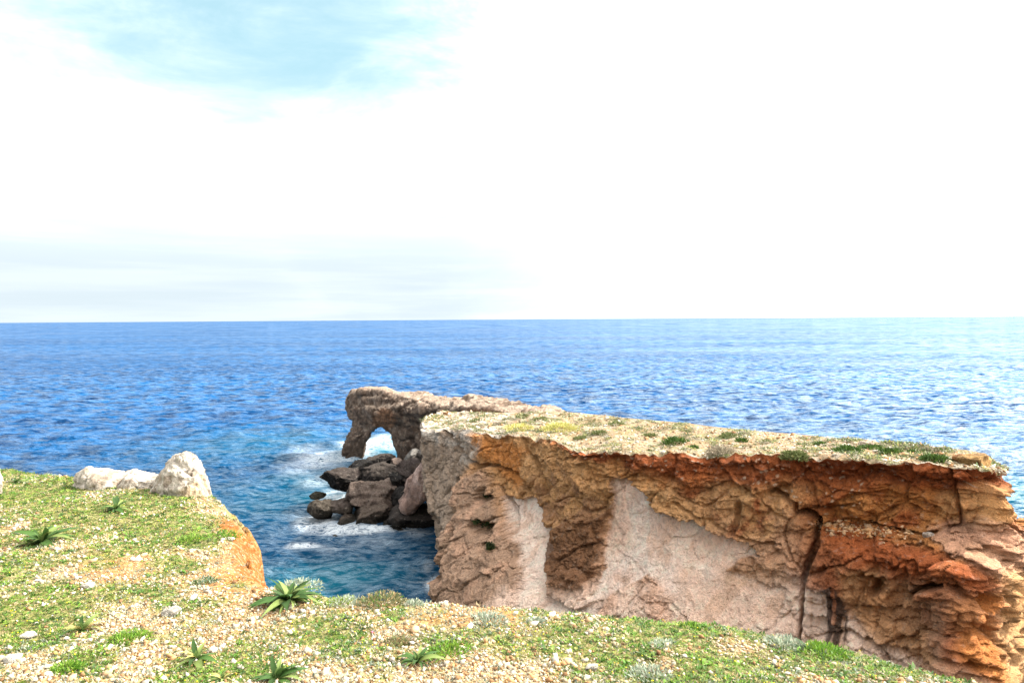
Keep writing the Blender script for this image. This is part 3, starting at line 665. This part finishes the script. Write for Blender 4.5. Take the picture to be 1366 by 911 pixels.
# ================================================================== FOREGROUND SLOPE
EYE = 1.6
EDGE = [(-60, 11.5), (-30, 11.2), (-12, 10.2), (-7.2, 9.5), (-5.6, 8.9), (-4.4, 8.3), (-3.45, 7.7), (-3.1, 7.15), (-2.78, 6.6), (-2.45, 6.0), (-2.18, 5.4), (-2.0, 5.0), (-1.78, 4.72), (-1.2, 4.50), (-.75, 4.42), (-.35, 4.30), (.05, 4.2), (.75, 4.05), (1.2, 3.98), (1.6, 3.7), (2.2, 3.25), (3.2, 2.5), (5, 1.2), (9, -1), (30, -8), (60, -20)]
def edge_dist(x, y):
    d = seg_dist(x, y, EDGE); ex = np.array(EDGE)
    ye = np.interp(x, ex[:, 0], ex[:, 1]); return np.where(y < ye, d, -d)
def ground_z(x, y, fine=True):
    d = edge_dist(x, y) + vnoise(np.stack([x * 2.3, y * 2.3, 0 * x], -1), 4) * .05
    z = H - EYE - .045 * y - .0 * x
    P = np.stack([x, y, 0 * x], -1)
    z = z + fbm(P * .7, 3, seed=101) * .07 * sstep(d, -1, 1.5) + fbm(P * 4, 3, seed=102) * .016
    if fine: z = z + fbm(P * 14, 3, seed=103) * .009
    rnd = .3; w_ = np.maximum(-d, 0)
    z = z - np.where(d < rnd, (rnd - np.maximum(d, 0)) ** 2 * .42, 0) - 1.25 * w_ - 1.5 * w_ ** 2 - 7 * np.maximum(w_ - .24, 0)
    z = z + np.where(d < -.1, fbm(P * np.array([3.5, 3.5, 1]), 4, .6, seed=105, ridged=True) * .12, 0)
    return np.maximum(z, -2 + 0 * z), d
gx = np.concatenate([-np.geomspace(60, 8.2, 40), np.arange(-8, 3.6, .028), np.geomspace(3.65, 60, 45)])
gy = np.concatenate([-np.geomspace(60, .5, 30), np.arange(-.4, 2.2, .1), np.arange(2.25, 10.3, .026), np.geomspace(10.4, 30, 40)])
GX, GY = np.meshgrid(gx, gy, indexing='ij'); GZ, GD = ground_z(GX, GY)
P = np.stack([GX, GY, GZ], -1)
def veg_fields(x, y):
    p = np.stack([x, y, 0 * x], -1)
    px_, py_ = proj(np.stack([x, y, 0 * x + H - EYE - .045 * y], -1))
    n = .9 * fbm(p * 1.3, 4, seed=120) + .85 * fbm(p * 4.2, 4, seed=121)
    leftg = sstep(px_, 420, 60) * .42 * sstep(py_, 930, 740) + .14 - .06 * sstep(px_, 500, 600) * sstep(px_, 900, 780)
    g_ = n + leftg + sstep(px_, 900, 1100) * .16
    # bare orange earth
    bare = np.exp(-(((px_ - 150) / 60) ** 2 + ((py_ - 760) / 26) ** 2)) + np.exp(-(((px_ - 320) / 60) ** 2 + ((py_ - 760) / 40) ** 2)) + .9 * np.exp(-(((px_ - 620) / 130) ** 2 + ((py_ - 825) / 24) ** 2)) + .5 * np.exp(-(((px_ - 230) / 90) ** 2 + ((py_ - 850) / 30) ** 2))
    for (cx_, cy_, rx, ry) in [(170, 850, 50, 16), (290, 890, 60, 18), (100, 880, 40, 14), (430, 835, 60, 20), (1090, 875, 60, 22), (1000, 840, 45, 10), (265, 718, 45, 16), (600, 860, 40, 14), (30, 830, 60, 30), (870, 850, 60, 14), (40, 650, 90, 20), (180, 690, 120, 14)]:
        g_ = g_ + .42 * np.exp(-(((px_ - cx_) / rx) ** 2 + ((py_ - cy_) / ry) ** 2))
    return g_ - .75 * bare, bare
gv, bare = veg_fields(GX, GY)
dk = .72
c1 = fbm(P * 1.5, 4, seed=130); c2 = fbm(P * 7, 3, seed=131)
Cg = np.zeros(P.shape) + np.array([.38, .24, .11])
Cg = mixc(Cg, [.44, .32, .17], sstep(c2, -.2, .4)); Cg = mixc(Cg, [.46, .17, .035], np.clip(bare, 0, 1) * sstep(c1 + c2 * .4, -.35, .25) * .9)
Cg = mixc(Cg, [.17, .20, .05], sstep(gv, -.15, .25) * .8)
Cg = mixc(Cg, [.34, .12, .03], sstep(GD + c2 * .10, .15, .02) * sstep(GX, -1.5, -1.95) * sstep(GY, 7.0, 6.3)); Cg = mixc(Cg, [.42, .26, .14], sstep(GD, .05, -.3) * sstep(GX, -1.6, -1.0))
me = np_mesh('slope', P.reshape(-1, 3), grid_faces(*GX.shape), Cg * dk)
ground = link('cliff_top_slope', me, M_ground); tag(ground, kind='structure')
def visible(x, y, z, m=25):
    a, b_ = proj(np.stack([x, y, z], -1)); return (a > -m) & (a < 1366 + m) & (b_ < 911 + m * 2) & (y > 1)

def stamp(name, TV, TF, pos, rot, scl, cols, mat, tcol=None, label=None, normals=None):
    """many copies of a small template in one mesh (nobody could count them)"""
    n, k = len(pos), len(TV)
    Vv = np.einsum('nij,kj->nki', rot, TV) if scl.ndim == 1 else np.einsum('nij,nkj->nki', rot, TV[None] * scl[:, None, :])
    if scl.ndim == 1: Vv = Vv * scl[:, None, None]
    Vv = Vv + pos[:, None, :]
    Fs = (TF[None] + (np.arange(n) * k)[:, None, None]).reshape(-1, TF.shape[1])
    cc = np.repeat(cols[:, None, :], k, 1)
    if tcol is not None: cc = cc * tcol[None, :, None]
    o = link(name, np_mesh(name, Vv.reshape(-1, 3), Fs, cc.reshape(-1, 3)), mat, smooth=False); tag(o, kind='stuff', label=label); return o
def rots(n, tilt=.4):
    a = rng.uniform(0, 2 * np.pi, n); b_ = rng.normal(0, tilt, n); c = rng.normal(0, tilt, n)
    ca, sa, cb, sb, cc, sc_ = np.cos(a), np.sin(a), np.cos(b_), np.sin(b_), np.cos(c), np.sin(c)
    Rz = np.zeros((n, 3, 3)); Rz[:, 0, 0] = ca; Rz[:, 0, 1] = -sa; Rz[:, 1, 0] = sa; Rz[:, 1, 1] = ca; Rz[:, 2, 2] = 1
    Rx = np.zeros((n, 3, 3)); Rx[:, 0, 0] = 1; Rx[:, 1, 1] = cb; Rx[:, 1, 2] = -sb; Rx[:, 2, 1] = sb; Rx[:, 2, 2] = cb
    Ry = np.zeros((n, 3, 3)); Ry[:, 1, 1] = 1; Ry[:, 0, 0] = cc; Ry[:, 0, 2] = sc_; Ry[:, 2, 0] = -sc_; Ry[:, 2, 2] = cc
    return Rz @ Rx @ Ry
def scatter(n, keep=None, dmin=-.05):
    """points spread evenly over the picture of the ground, thinner with distance"""
    px_ = rng.uniform(-60, 1426, n * 3); D = 2.3 + (11.0 - 2.3) * rng.uniform(0, 1, n * 3) ** 1.7
    x = (px_ - 683) / F * D; y = D; ed_ = edge_dist(x, y); ok = (ed_ > dmin) & ~((ed_ + rng.normal(0, .05, len(x)) < .09) & (x < -1.7) & (y < 6.7)); x, y = x[ok], y[ok]
    if keep is not None: ok = keep(x, y); x, y = x[ok], y[ok]
    x, y = x[:n], y[:n]; z, d = ground_z(x, y); return x, y, z
# gravel
def chip(seed):
    bm = bmesh.new(); bmesh.ops.create_icosphere(bm, subdivisions=1, radius=1); me = bpy.data.meshes.new('c'); bm.to_mesh(me); bm.free()
    V, N = verts_normals(me); r = np.random.default_rng(seed)
    V = V * (1 + r.normal(0, .16, len(V)))[:, None] * np.array([1, .78, .5])
    Fc = np.array([list(p.vertices) for p in me.polygons]); return V, Fc
def oct_chip(seed):
    r = np.random.default_rng(seed); V = np.array([[1, 0, 0], [-1, 0, 0], [0, 1, 0], [0, -1, 0], [.2, .1, 1], [-.2, 0, -1.]]) * (1 + r.normal(0, .2, (6, 1))) * np.array([1, .8, .6])
    return V, np.array([[0, 2, 4], [2, 1, 4], [1, 3, 4], [3, 0, 4], [2, 0, 5], [1, 2, 5], [3, 1, 5], [0, 3, 5]])
def stone_cols(n):
    a = np.array([.46, .37, .24]); b_ = np.array([.42, .24, .11]); c = np.array([.56, .50, .40]); d = np.array([.24, .13, .06])
    r = rng.uniform(0, 1, n)[:, None]; col = np.where(r < .38, a, np.where(r < .6, b_, np.where(r < .9, c, d))); return col * rng.uniform(.55, 1.05, (n, 1))
for k in range(3):
    n = 31000
    def kp(x, y):
        a_, b_ = veg_fields(x, y); return ((a_ + rng.normal(0, .32, len(x))) < .27) & ~((b_ > .5) & (rng.uniform(0, 1, len(x)) < .72))
    x, y, z = scatter(n, keep=kp)
    n = len(x); TV, TF = oct_chip(k); s = np.exp(rng.normal(math.log(.0054), .6, n)) * (1 + .10 * np.clip(y - 4, 0, 5))
    stamp('gravel', TV, TF, np.stack([x, y, z + s * .2], -1), rots(n, .5), np.clip(s, .003, .024), stone_cols(n), M_stone, label='pale and orange gravel scattered over the cliff top slope')
# low plants
def tuft(nb, seed, spread=1., lean=.9, wdt=.2, up=.6):
    r = np.random.default_rng(seed); Vs, Fs, tc_ = [], [], []
    for k in range(nb):
        a = r.uniform(0, 2 * np.pi); ln = r.uniform(.5, 1.1); b = r.uniform(.2, lean); base = np.array([r.normal(0, .35), r.normal(0, .35), 0]) * spread
        d = np.array([math.cos(a) * b, math.sin(a) * b, up * r.uniform(.5, 1.2)]); d /= np.linalg.norm(d); sd_ = np.cross(d, [0, 0, 1]); sd_ /= np.linalg.norm(sd_) + 1e-9
        m = base + d * ln * .55; tip = base + d * ln + np.array([0, 0, -.15 * b]); i = len(Vs)
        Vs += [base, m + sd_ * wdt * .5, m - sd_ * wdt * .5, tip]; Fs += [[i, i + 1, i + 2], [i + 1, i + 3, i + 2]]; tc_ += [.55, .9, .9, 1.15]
    return np.array(Vs), np.array(Fs), np.array(tc_)
def plant_stuff(name, n, cols, thr, sz, nb, seed, wdt, lean, up, label, sign=1):
    def keep(x, y):
        g_, b_ = veg_fields(x, y); p = np.stack([x, y, 0 * x + seed], -1)
        return (g_ * sign + .5 * fbm(p * 2.3, 3, seed=seed) + rng.normal(0, .10, len(x))) > thr
    x, y, z = scatter(n, keep); n = len(x); TV, TF, tcx = tuft(nb, seed, 1., lean, wdt, up)
    s = np.exp(rng.normal(math.log(sz), .3, n)) * (1 + .12 * np.clip(y - 4, 0, 5))
    cols = np.array(cols); c = cols[rng.integers(0, len(cols), n)] * rng.uniform(.4, 1.3, (n, 1))
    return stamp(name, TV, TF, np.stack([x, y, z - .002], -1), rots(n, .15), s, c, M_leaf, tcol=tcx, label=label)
GREEN = [(.07, .17, .015), (.12, .24, .02), (.17, .27, .03), (.05, .11, .02)]; YG = [(.18, .25, .03), (.24, .27, .05), (.33, .28, .10), (.10, .16, .025)]
SILV = [(.26, .31, .22), (.36, .39, .29), (.18, .23, .16), (.44, .43, .34)]; DRY = [(.52, .40, .22), (.45, .32, .16), (.58, .48, .30)]
plant_stuff('green_ground_cover', 21000, GREEN, .24, .021, 8, 3, .28, 1.1, .6, 'bright green low herbs matted over the slope')
plant_stuff('yellow_green_ground_cover', 20000, YG, .06, .017, 7, 7, .25, 1.2, .5, 'yellow green moss like herbs over the slope')
plant_stuff('silvery_ground_cover', 14000, SILV, -.05, .019, 8, 11, .22, .9, .8, 'grey green silvery herbs between the stones', sign=-.3)
plant_stuff('dry_grass', 9000, DRY, -.3, .020, 6, 15, .10, 1.2, .6, 'dry straw coloured stalks and litter on the slope', sign=.2)
x, y, z = scatter(700, keep=lambda x, y: veg_fields(x, y)[0] > .15); TV, TF = oct_chip(9)
stamp('yellow_flowers', TV, TF, np.stack([x, y, z + .022], -1), rots(len(x)), np.full(len(x), .0055), np.tile([[.75, .62, .02]], (len(x), 1)), M_leaf, label='tiny yellow flowers among the green herbs')

# loose larger stones: individuals
TVs = [chip(s) for s in range(6)]; smesh = []
for k, (TV, TF) in enumerate(TVs):
    for cc in ((.52, .44, .32), (.60, .56, .47), (.44, .29, .16)): smesh.append(np_mesh('stone', TV, TF, np.tile([cc], (len(TV), 1))))
for m_ in smesh: m_.materials.append(M_stone)
x, y, z = scatter(150, keep=lambda x, y: veg_fields(x, y)[0] < .35); rr = rots(150, .35)
for i in range(len(x)):
    o = bpy.data.objects.new('stone', smesh[rng.integers(0, len(smesh))]); COL.objects.link(o); s = rng.uniform(.016, .034) * (1 + .08 * max(0, y[i] - 4))
    o.matrix_world = Matrix.Translation((x[i], y[i], z[i] + s * .25)) @ Matrix(rr[i].tolist()).to_4x4() @ Matrix.Scale(s, 4)
    tag(o, 'loose pale limestone fragment lying among the gravel and herbs of the near slope', 'stone', 'loose limestone fragments on the near slope')

def ground_at(px, py):
    """ground point under a photo pixel, marching down the ray"""
    r = ray(px, py); ks = np.linspace(1.5, 14, 900) / r[1]; Pq = np.array([0, 0, H]) + ks[:, None] * r
    gz_, _ = ground_z(Pq[:, 0], Pq[:, 1], False); b_ = np.where(Pq[:, 2] < gz_)[0]
    k = b_[0] if len(b_) else 600
    return np.array([Pq[k, 0], Pq[k, 1], gz_[k]])

# particular pale stones one can point to
for (px, py, w_, lab) in [(230, 819, 26, 'whitish flat stone on the bare patch below the green rosette of the slope'), (36, 850, 20, 'broad white stone in the lower left corner region'), (18, 882, 24, 'largest white stone by the lower left corner'),
        (307, 720, 12, 'small white stone beside the orange bank'), (118, 783, 18, 'white stone beside the bare orange earth patch'), (790, 893, 18, 'white stone at the bottom edge near the middle')]:
    g = ground_at(px, py); D = g[1]
    o = boulder('white_stone', px, py, w_, w_ * .5, D, w_ / F * D * .8, (.6, .55, .46), int(px), amp=.2, sub=3, mat=M_white); o.location = (g[0], g[1], g[2] + .01); tag(o, lab, 'stone')

# ---- squill rosettes with strap leaves
def leaf_mesh(L, wd, curl, col, seed):
    n = 9; Vs = []; cs = []
    for i in range(n + 1):
        s = i / n; ww = wd * (math.sin(math.pi * min(1, s * .86 + .13)) ** .75) * (1 - s ** 5) * .5
        # arc: rises then droops
        a = .95 - curl * s; xx = L * (s * math.cos(.5) * .9 + .1 * s * s); zz = L * (.62 * s - curl * .62 * s * s)
        wav = .006 * math.sin(s * 9 + seed)
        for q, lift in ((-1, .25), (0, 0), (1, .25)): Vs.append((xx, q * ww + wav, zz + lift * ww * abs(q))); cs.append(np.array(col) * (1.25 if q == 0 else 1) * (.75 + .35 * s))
    Fs = []
    for i in range(n):
        for q in range(2): a_ = i * 3 + q; Fs.append((a_, a_ + 3, a_ + 4, a_ + 1))
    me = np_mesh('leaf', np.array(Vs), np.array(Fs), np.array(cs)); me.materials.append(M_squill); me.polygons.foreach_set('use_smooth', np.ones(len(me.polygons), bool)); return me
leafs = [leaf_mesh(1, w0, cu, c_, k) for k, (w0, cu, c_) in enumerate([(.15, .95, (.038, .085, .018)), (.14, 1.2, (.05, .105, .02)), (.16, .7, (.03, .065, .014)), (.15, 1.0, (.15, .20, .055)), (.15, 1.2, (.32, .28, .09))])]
hv, hf, ht = tuft(7, 42, .25, .45, .22, 1.2)
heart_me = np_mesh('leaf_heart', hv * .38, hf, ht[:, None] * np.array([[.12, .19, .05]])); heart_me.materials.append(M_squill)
def rosette(px, py, wpx, nl, lab, pale=False, squash=1., grp='strap leaved rosettes on the near slope'):
    nl = int(nl * 1.9)
    g = ground_at(px, py); L = wpx / F * g[1] * random.uniform(.54, .60)
    e = bpy.data.objects.new('squill_plant', None); COL.objects.link(e); e.location = g; e.empty_display_size = .05
    tag(e, lab, 'plant', grp)
    for k in range(nl):
        m_ = leafs[4 if (pale and k % 3 == 0) else (3 if pale and k % 3 == 1 else (k % 4 if k % 13 else 3))]
        o = bpy.data.objects.new('leaf', m_); COL.objects.link(o); o.parent = e
        ringk = k / nl; s = L * random.uniform(.6, 1.2) * (1.0 if ringk < .6 else .75)
        o.rotation_euler = (random.uniform(-.45, .45), random.uniform(-.15, .35) - (.55 if ringk > .6 else 0.), k * 2.39996 + random.uniform(-.25, .25))
        o.scale = (s, s * random.uniform(.8, 1.35), s * squash); o.location = (0, 0, .0)
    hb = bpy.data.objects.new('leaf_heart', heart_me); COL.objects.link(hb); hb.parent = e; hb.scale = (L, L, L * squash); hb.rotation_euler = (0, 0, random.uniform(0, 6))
    return e
rosette(384, 804, 100, 30, 'largest dark green strap leaved plant at the edge above the cove water', squash=.95)
rosette(556, 884, 74, 11, 'fresh green rosette alone near the bottom middle of the slope', squash=1.1)
rosette(368, 908, 92, 12, 'green rosette at the bottom edge of the photo left of the middle')
rosette(262, 880, 80, 9, 'yellowing rosette with flopping leaves left of the bottom edge rosette', pale=True)
rosette(296, 908, 56, 7, 'small yellowed rosette at the bottom edge beside the larger green rosette', pale=True)
rosette(110, 842, 70, 9, 'pale leaved rosette flopping on the grass in the lower left', pale=True)
rosette(57, 724, 100, 15, 'wide dark rosette on the left of the slope', squash=.9)
rosette(155, 681, 62, 12, 'dark rosette just below the white rock ledge', squash=.9)
rosette(22, 644, 42, 8, 'small rosette beside the white rock cut off by the left edge', squash=.8)
rosette(1078, 868, 46, 10, 'low dark green clump on the right part of the slope', squash=.8)

# ---- little cushion shrubs built of leaf blades
def bush(name, c, rx, ry, rz, n, cols, leaf, seed, label, group, mat=None, cat='shrub', up=.3, elong=2.2):
    r = np.random.default_rng(seed); d = r.normal(size=(n, 3)); d[:, 2] = np.abs(d[:, 2]); d /= np.linalg.norm(d, axis=1)[:, None]
    rad_ = (r.uniform(.25, 1, n) ** .5) * (1 + .28 * fbm(d * 2.1 + seed, 3, seed=seed)); p = d * rad_[:, None]
    P_ = p * np.array([rx, ry, rz]); dirn = d + r.normal(0, .5, (n, 3)); dirn[:, 2] += up; dirn /= np.linalg.norm(dirn, axis=1)[:, None]
    sdv = np.cross(dirn, r.normal(size=(n, 3))); sdv /= np.linalg.norm(sdv, axis=1)[:, None] + 1e-9
    ls = leaf * r.uniform(.6, 1.4, n)[:, None]
    a = P_ - sdv * ls * .5; b_ = P_ + sdv * ls * .5; tpt = P_ + dirn * ls * elong; bk = P_ - dirn * ls * .6
    Vv = np.stack([bk, a, tpt, b_], 1).reshape(-1, 3); Fs = np.arange(n * 4).reshape(-1, 4)
    cols = np.array(cols); clump = (fbm(d * 3 + seed, 2, seed=seed + 1) + 1) / 2 * len(cols); ci = np.clip((clump + r.normal(0, .6, n)).astype(int), 0, len(cols) - 1)
    cc = np.repeat((cols[ci] * r.uniform(.7, 1.25, (n, 1)))[:, None], 4, 1).reshape(-1, 3)
    o = link(name, np_mesh(name, Vv, Fs, cc), mat or M_shrub, smooth=False); o.location = c; tag(o, label, cat, group); return o
FG = 'silvery and green cushion plants on the near slope'
for (px, py, w_, h_, cols, n, lab) in [
 (398, 786, 52, 24, SILV, 900, 'silvery cushion plant on the rim behind the largest dark rosette'),
 (510, 806, 60, 26, GREEN[:1] + [(.20, .18, .08), (.10, .12, .05)] + DRY[1:2], 1500, 'dark mixed green and brown cushion plant on the rim above the cove'),
 (552, 808, 24, 16, SILV, 500, 'small silvery cushion on the rim right of the dark cushion'),
 (458, 806, 44, 16, SILV[:2] + YG[:1], 700, 'low silvery cushion on the rim right of the largest rosette'),
 (650, 828, 50, 14, SILV, 700, 'low silvery cushion on the orange gravel below the cliff corner'),
 (716, 832, 24, 14, SILV, 400, 'small silvery cushion on the rim below the narrow pale scar'),
 (532, 858, 40, 18, [(.22, .15, .08), (.16, .18, .07)], 500, 'brownish tangled cushion just above the lone green rosette'),
 (870, 902, 56, 18, SILV, 700, 'grey green cushion by the bottom edge right of the middle'),
 (1045, 862, 52, 20, SILV, 800, 'grey green cushion near the right end of the rim'),
 (885, 862, 34, 12, SILV[:3], 400, 'small blue grey cushion on the slope under the big pale scar'),
 (600, 872, 60, 18, GREEN, 900, 'green cushion right of the lone fresh rosette'),
 (255, 722, 34, 14, GREEN, 600, 'bright green cushion near the orange bank'),
 (298, 716, 40, 14, GREEN, 700, 'bright green cushion touching the top of the orange bank'),
 (170, 856, 54, 20, GREEN, 900, 'bright green cushion right of the pale flopping rosette'),
 (1100, 872, 60, 16, GREEN, 1000, 'bright green cushion right of the grey green one at the right rim'),
 (90, 896, 40, 20, GREEN, 700, 'bright green cushion at the lower left bottom edge'),
 (1290, 902, 40, 12, GREEN, 400, 'small green cushion where the rim leaves the photo at lower right'),
 (925, 838, 34, 9, GREEN, 500, 'thin bright green cushion on the rim under the pale scar'),
 (275, 778, 34, 12, GREEN[3:] + SILV[2:3], 450, 'dull green cushion left of the orange bank foot')]:
    g = ground_at(px, py); k = g[1] / F
    bush('cushion_plant', g - np.array([0, 0, .01]), w_ * k * .6, w_ * k * .6, h_ * k * .55, n, cols, .0075, int(px + py), lab, FG, M_leaf, 'plant')
g = ground_at(497, 850)
fl = stamp('pink_flower', *oct_chip(3), np.array([[g[0], g[1], g[2] + .03]]), rots(1), np.array([.011]), np.array([[.75, .18, .28]]), M_leaf); del fl['kind']; tag(fl, 'single tiny pink flower above the lone green rosette', 'flower')
# ---- white limestone outcrop on the left of the slope
def white_col(V, N):
    s_ = fbm(V * 30, 3, seed=6)
    n = fbm(V * 3.5, 4, seed=3); m = fbm(V * 11, 4, seed=5); c = np.zeros(V.shape) + np.array([.54, .48, .40])
    c = mixc(c, [.36, .28, .20], sstep(n + m * .6, .0, .3) * .8); c = mixc(c, [.62, .42, .22], sstep(fbm(V * 2, 3, seed=8), .25, .5) * .6); c = mixc(c, [.24, .19, .15], sstep(m + s_ * .5, .3, .5) * .8); return c * (1 + .35 * s_)[:, None]
outc = 'white limestone outcrop on the left of the slope'
o = outline_rock('white_rock', [(190, 676), (202, 650), (214, 636), (224, 622), (237, 604), (246, 591), (254, 596), (263, 614), (271, 630), (278, 648), (279, 668), (276, 690), (240, 700), (205, 692)], lambda x: 7.75, .75, .014, 0, .07, 3.6, white_col, M_white, 5, bevel=True, cuts=16)
tag(o, 'tall pointed white limestone rock at the brink above the sea', 'rock', outc)
o = outline_rock('white_rock', [(103, 655), (106, 634), (118, 626), (150, 629), (172, 632), (178, 650), (172, 670), (110, 670)], lambda x: 8.3, .9, .014, 0, .07, 3.6, white_col, M_white, 15, bevel=True, cuts=12)
tag(o, 'low flat topped white rock at the left end of the white ledge', 'rock', outc)
o = outline_rock('white_rock', [(158, 660), (162, 634), (180, 632), (196, 635), (212, 634), (220, 645), (222, 668), (160, 672)], lambda x: 8.1, .7, .014, 0, .07, 3.6, white_col, M_white, 25, bevel=True, cuts=12)
tag(o, 'low white rock between the pointed rock and the flat ledge', 'rock', outc)
o = outline_rock('white_rock', [(-40, 628), (-14, 622), (-5, 629), (0, 640), (-1, 660), (-40, 665)], lambda x: 7.6, .5, .014, 0, .07, 3.6, white_col, M_white, 35, bevel=True, cuts=12)
tag(o, 'white rock cut off by the left edge of the photo', 'rock', outc)
g = ground_at(167, 640)

# ================================================================== PLATEAU PLANTS AND STONES
YEL = [(.42, .40, .12), (.50, .45, .16), (.33, .34, .10)]; OLV = [(.10, .12, .04), (.15, .17, .06), (.07, .09, .03)]; GRB = [(.30, .25, .18), (.24, .21, .15), (.36, .31, .22)]; DG = [(.06, .11, .02), (.04, .075, .016), (.09, .15, .03)]
PG = 'low shrubs on top of the headland'
for (px, py, w_, h_, cols, n, lab) in [
 (692, 572, 46, 9, YEL, 500, 'flat yellow green tussock at the left of the plateau'), (748, 574, 56, 15, YEL, 1000, 'largest yellow green tussock on the left plateau'),
 (722, 560, 26, 6, OLV, 250, 'small olive shrub behind the largest yellow tussock'), (636, 562, 20, 6, OLV, 200, 'small dark shrub in the white rock by the left corner'), (664, 566, 14, 5, GRB, 150, 'little brown shrub left of the flat yellow tussock'),
 (902, 590, 40, 9, DG, 500, 'dark green mat left of the plateau middle'), (868, 582, 24, 6, OLV, 250, 'small olive shrub behind the dark green mat'), (800, 578, 24, 6, OLV, 250, 'small olive shrub right of the largest yellow tussock'),
 (822, 566, 26, 5, OLV, 200, 'flat olive shrub toward the far rim of the plateau'), (962, 606, 42, 15, GRB, 900, 'grey brown domed shrub at the brink in the middle'), (988, 607, 16, 9, YEL, 250, 'tiny yellow green shrub right of the grey brown dome'),
 (1016, 616, 44, 15, GRB, 900, 'brown dome of dry shrub overhanging the brink'), (1060, 610, 40, 13, OLV, 800, 'olive domed shrub right of the brown dome'), (973, 583, 30, 8, OLV, 300, 'olive shrub toward the back of the plateau middle'), (990, 588, 20, 5, DG, 200, 'green mat just right of the back olive shrub'),
 (1095, 593, 18, 6, DG, 200, 'small green mat behind the olive dome'), (1132, 601, 42, 9, DG, 500, 'long green mat left of the pale stone on the plateau'), (1186, 604, 34, 10, DG, 500, 'green shrub right of the pale plateau stone'), (1160, 597, 34, 6, DG, 300, 'narrow green mat in front of the pale plateau stone'),
 (1218, 604, 15, 6, DG, 200, 'tiny green shrub between the two right groups'), (1250, 602, 44, 7, GRB[:2] + DG[:1], 400, 'brownish flat shrub at the far rim on the right'), (1250, 613, 42, 9, DG, 600, 'bright green mat near the right end of the plateau'),
 (860, 606, 34, 8, OLV, 350, 'olive fringe on the brink above the big scar'), (775, 585, 20, 5, OLV, 160, 'small olive shrub near the brink left of middle'), (925, 597, 14, 5, DG, 150, 'tiny green shrub left of the grey brown dome'),
 (1335, 634, 38, 17, GRB, 900, 'grey twiggy shrub on the right hand corner of the headland'), (700, 556, 30, 5, OLV, 200, 'thin olive shrub near the far rim at the left')]:
    h = hit(px, py, bvh_head) or hit(px, py + 4, bvh_head) or hit(px, py + 9, bvh_head) or hit(px - 12, py + 4, bvh_head)
    if h is None: print('miss', px, py); continue
    k = h[1] / F
    bush('shrub', h + Vector((0, 0, -.05)), w_ * k * .5, w_ * k * .5, h_ * k * .8, int(n * 1.3), cols, .05, int(px * 3 + py), lab, PG)
for (px, py, w_, h_, lab) in [(652, 660, 14, 12, 'highest dark plant in the hollows of the left cliff face'), (654, 700, 22, 20, 'middle and largest dark plant in the hollows of the left cliff face'), (636, 694, 8, 7, 'small green tuft left of the largest cliff plant'), (654, 728, 12, 12, 'lowest dark plant in the hollows of the left cliff face')]:
    h = hit(px, py, bvh_face); k = h[1] / F
    bush('cliff_plant', h + Vector((0, -.1, -.1)), w_ * k * .5, .35, h_ * k * .6, 350, [(.035, .05, .02), (.05, .075, .02), (.03, .035, .02)], .06, int(px + py), lab, 'dark plants hanging in hollows of the cliff', cat='plant')
for (px, py, w_, h_, col, lab, dz) in [(1156, 592, 20, 9, (.60, .48, .36), 'pale rounded stone on the plateau among green mats', 0), (1305, 614, 44, 20, (.55, .32, .12), 'orange rock outcrop near the right end of the plateau', 0), (1282, 612, 20, 12, (.46, .23, .10), 'small reddish rock left of the orange outcrop', 0),
        (1240, 690 + 24, 16, 10, (.6, .5, .42), 'grey pale block lying on the red ledge', 0)]:
    h = hit(px, py + h_ * .3, bvh_head) or hit(px, py + h_ * .3, bvh_face); k = h[1] / F
    o = boulder('rock', px, py, w_, h_, h[1], w_ * k * .8, col, int(px), amp=.14, sub=4); tag(o, lab, 'rock')
# small stones and tufts over the plateau
n = 9000; iu = rng.integers(40, NU - 20, n); iv = rng.integers(1, NVT - 2, n); pp = Pt[iu, iv] + rng.normal(0, .1, (n, 3)) * np.array([1, 1, 0]); TV, TF = oct_chip(4)
stamp('plateau_stones', TV, TF, pp, rots(n, .5), np.exp(rng.normal(math.log(.05), .5, n)), stone_cols(n), M_stone, label='pale stones strewn over the top of the headland')
n = 22000; iu = rng.integers(60, NU - 20, n); iv = rng.integers(1, NVT - 2, n); pp = Pt[iu, iv]; ok = fbm(pp * 1.3, 4, seed=140) > .12; pp = pp[ok]; pp = pp + rng.normal(0, .08, pp.shape) * np.array([1, 1, 0]); n = len(pp); TV, TF, tcx = tuft(8, 5, 1, 1.2, .2, .5)
cols = np.array(OLV + OLV[:1] + YEL[2:] + DG[2:] + GRB[:1]); stamp('plateau_herbs', TV, TF, pp, rots(n, .15), np.exp(rng.normal(math.log(.13), .35, n)), cols[rng.integers(0, len(cols), n)] * rng.uniform(.8, 1.2, (n, 1)), M_leaf, tcol=tcx, label='sparse low herbs over the top of the headland')
# rubble lying on the ledge of the cliff
pts = []
for k in range(420):
    px = 1085 + 150 * rng.beta(1.1, 2.2); py = 700 + (px - 1085) * .09 + rng.normal(0, 4.5); h = hit(px, py, bvh_face)
    if h is not None: pts.append(h)
pts = np.array([tuple(p) for p in pts]); n = len(pts); TV, TF = oct_chip(6)
stamp('ledge_rubble', TV, TF, pts, rots(n, .6), np.exp(rng.normal(math.log(.055), .5, n)), stone_cols(n) * np.array([.95, .68, .5]), M_stone, label='broken stones lying on the ledge of the red cliff')
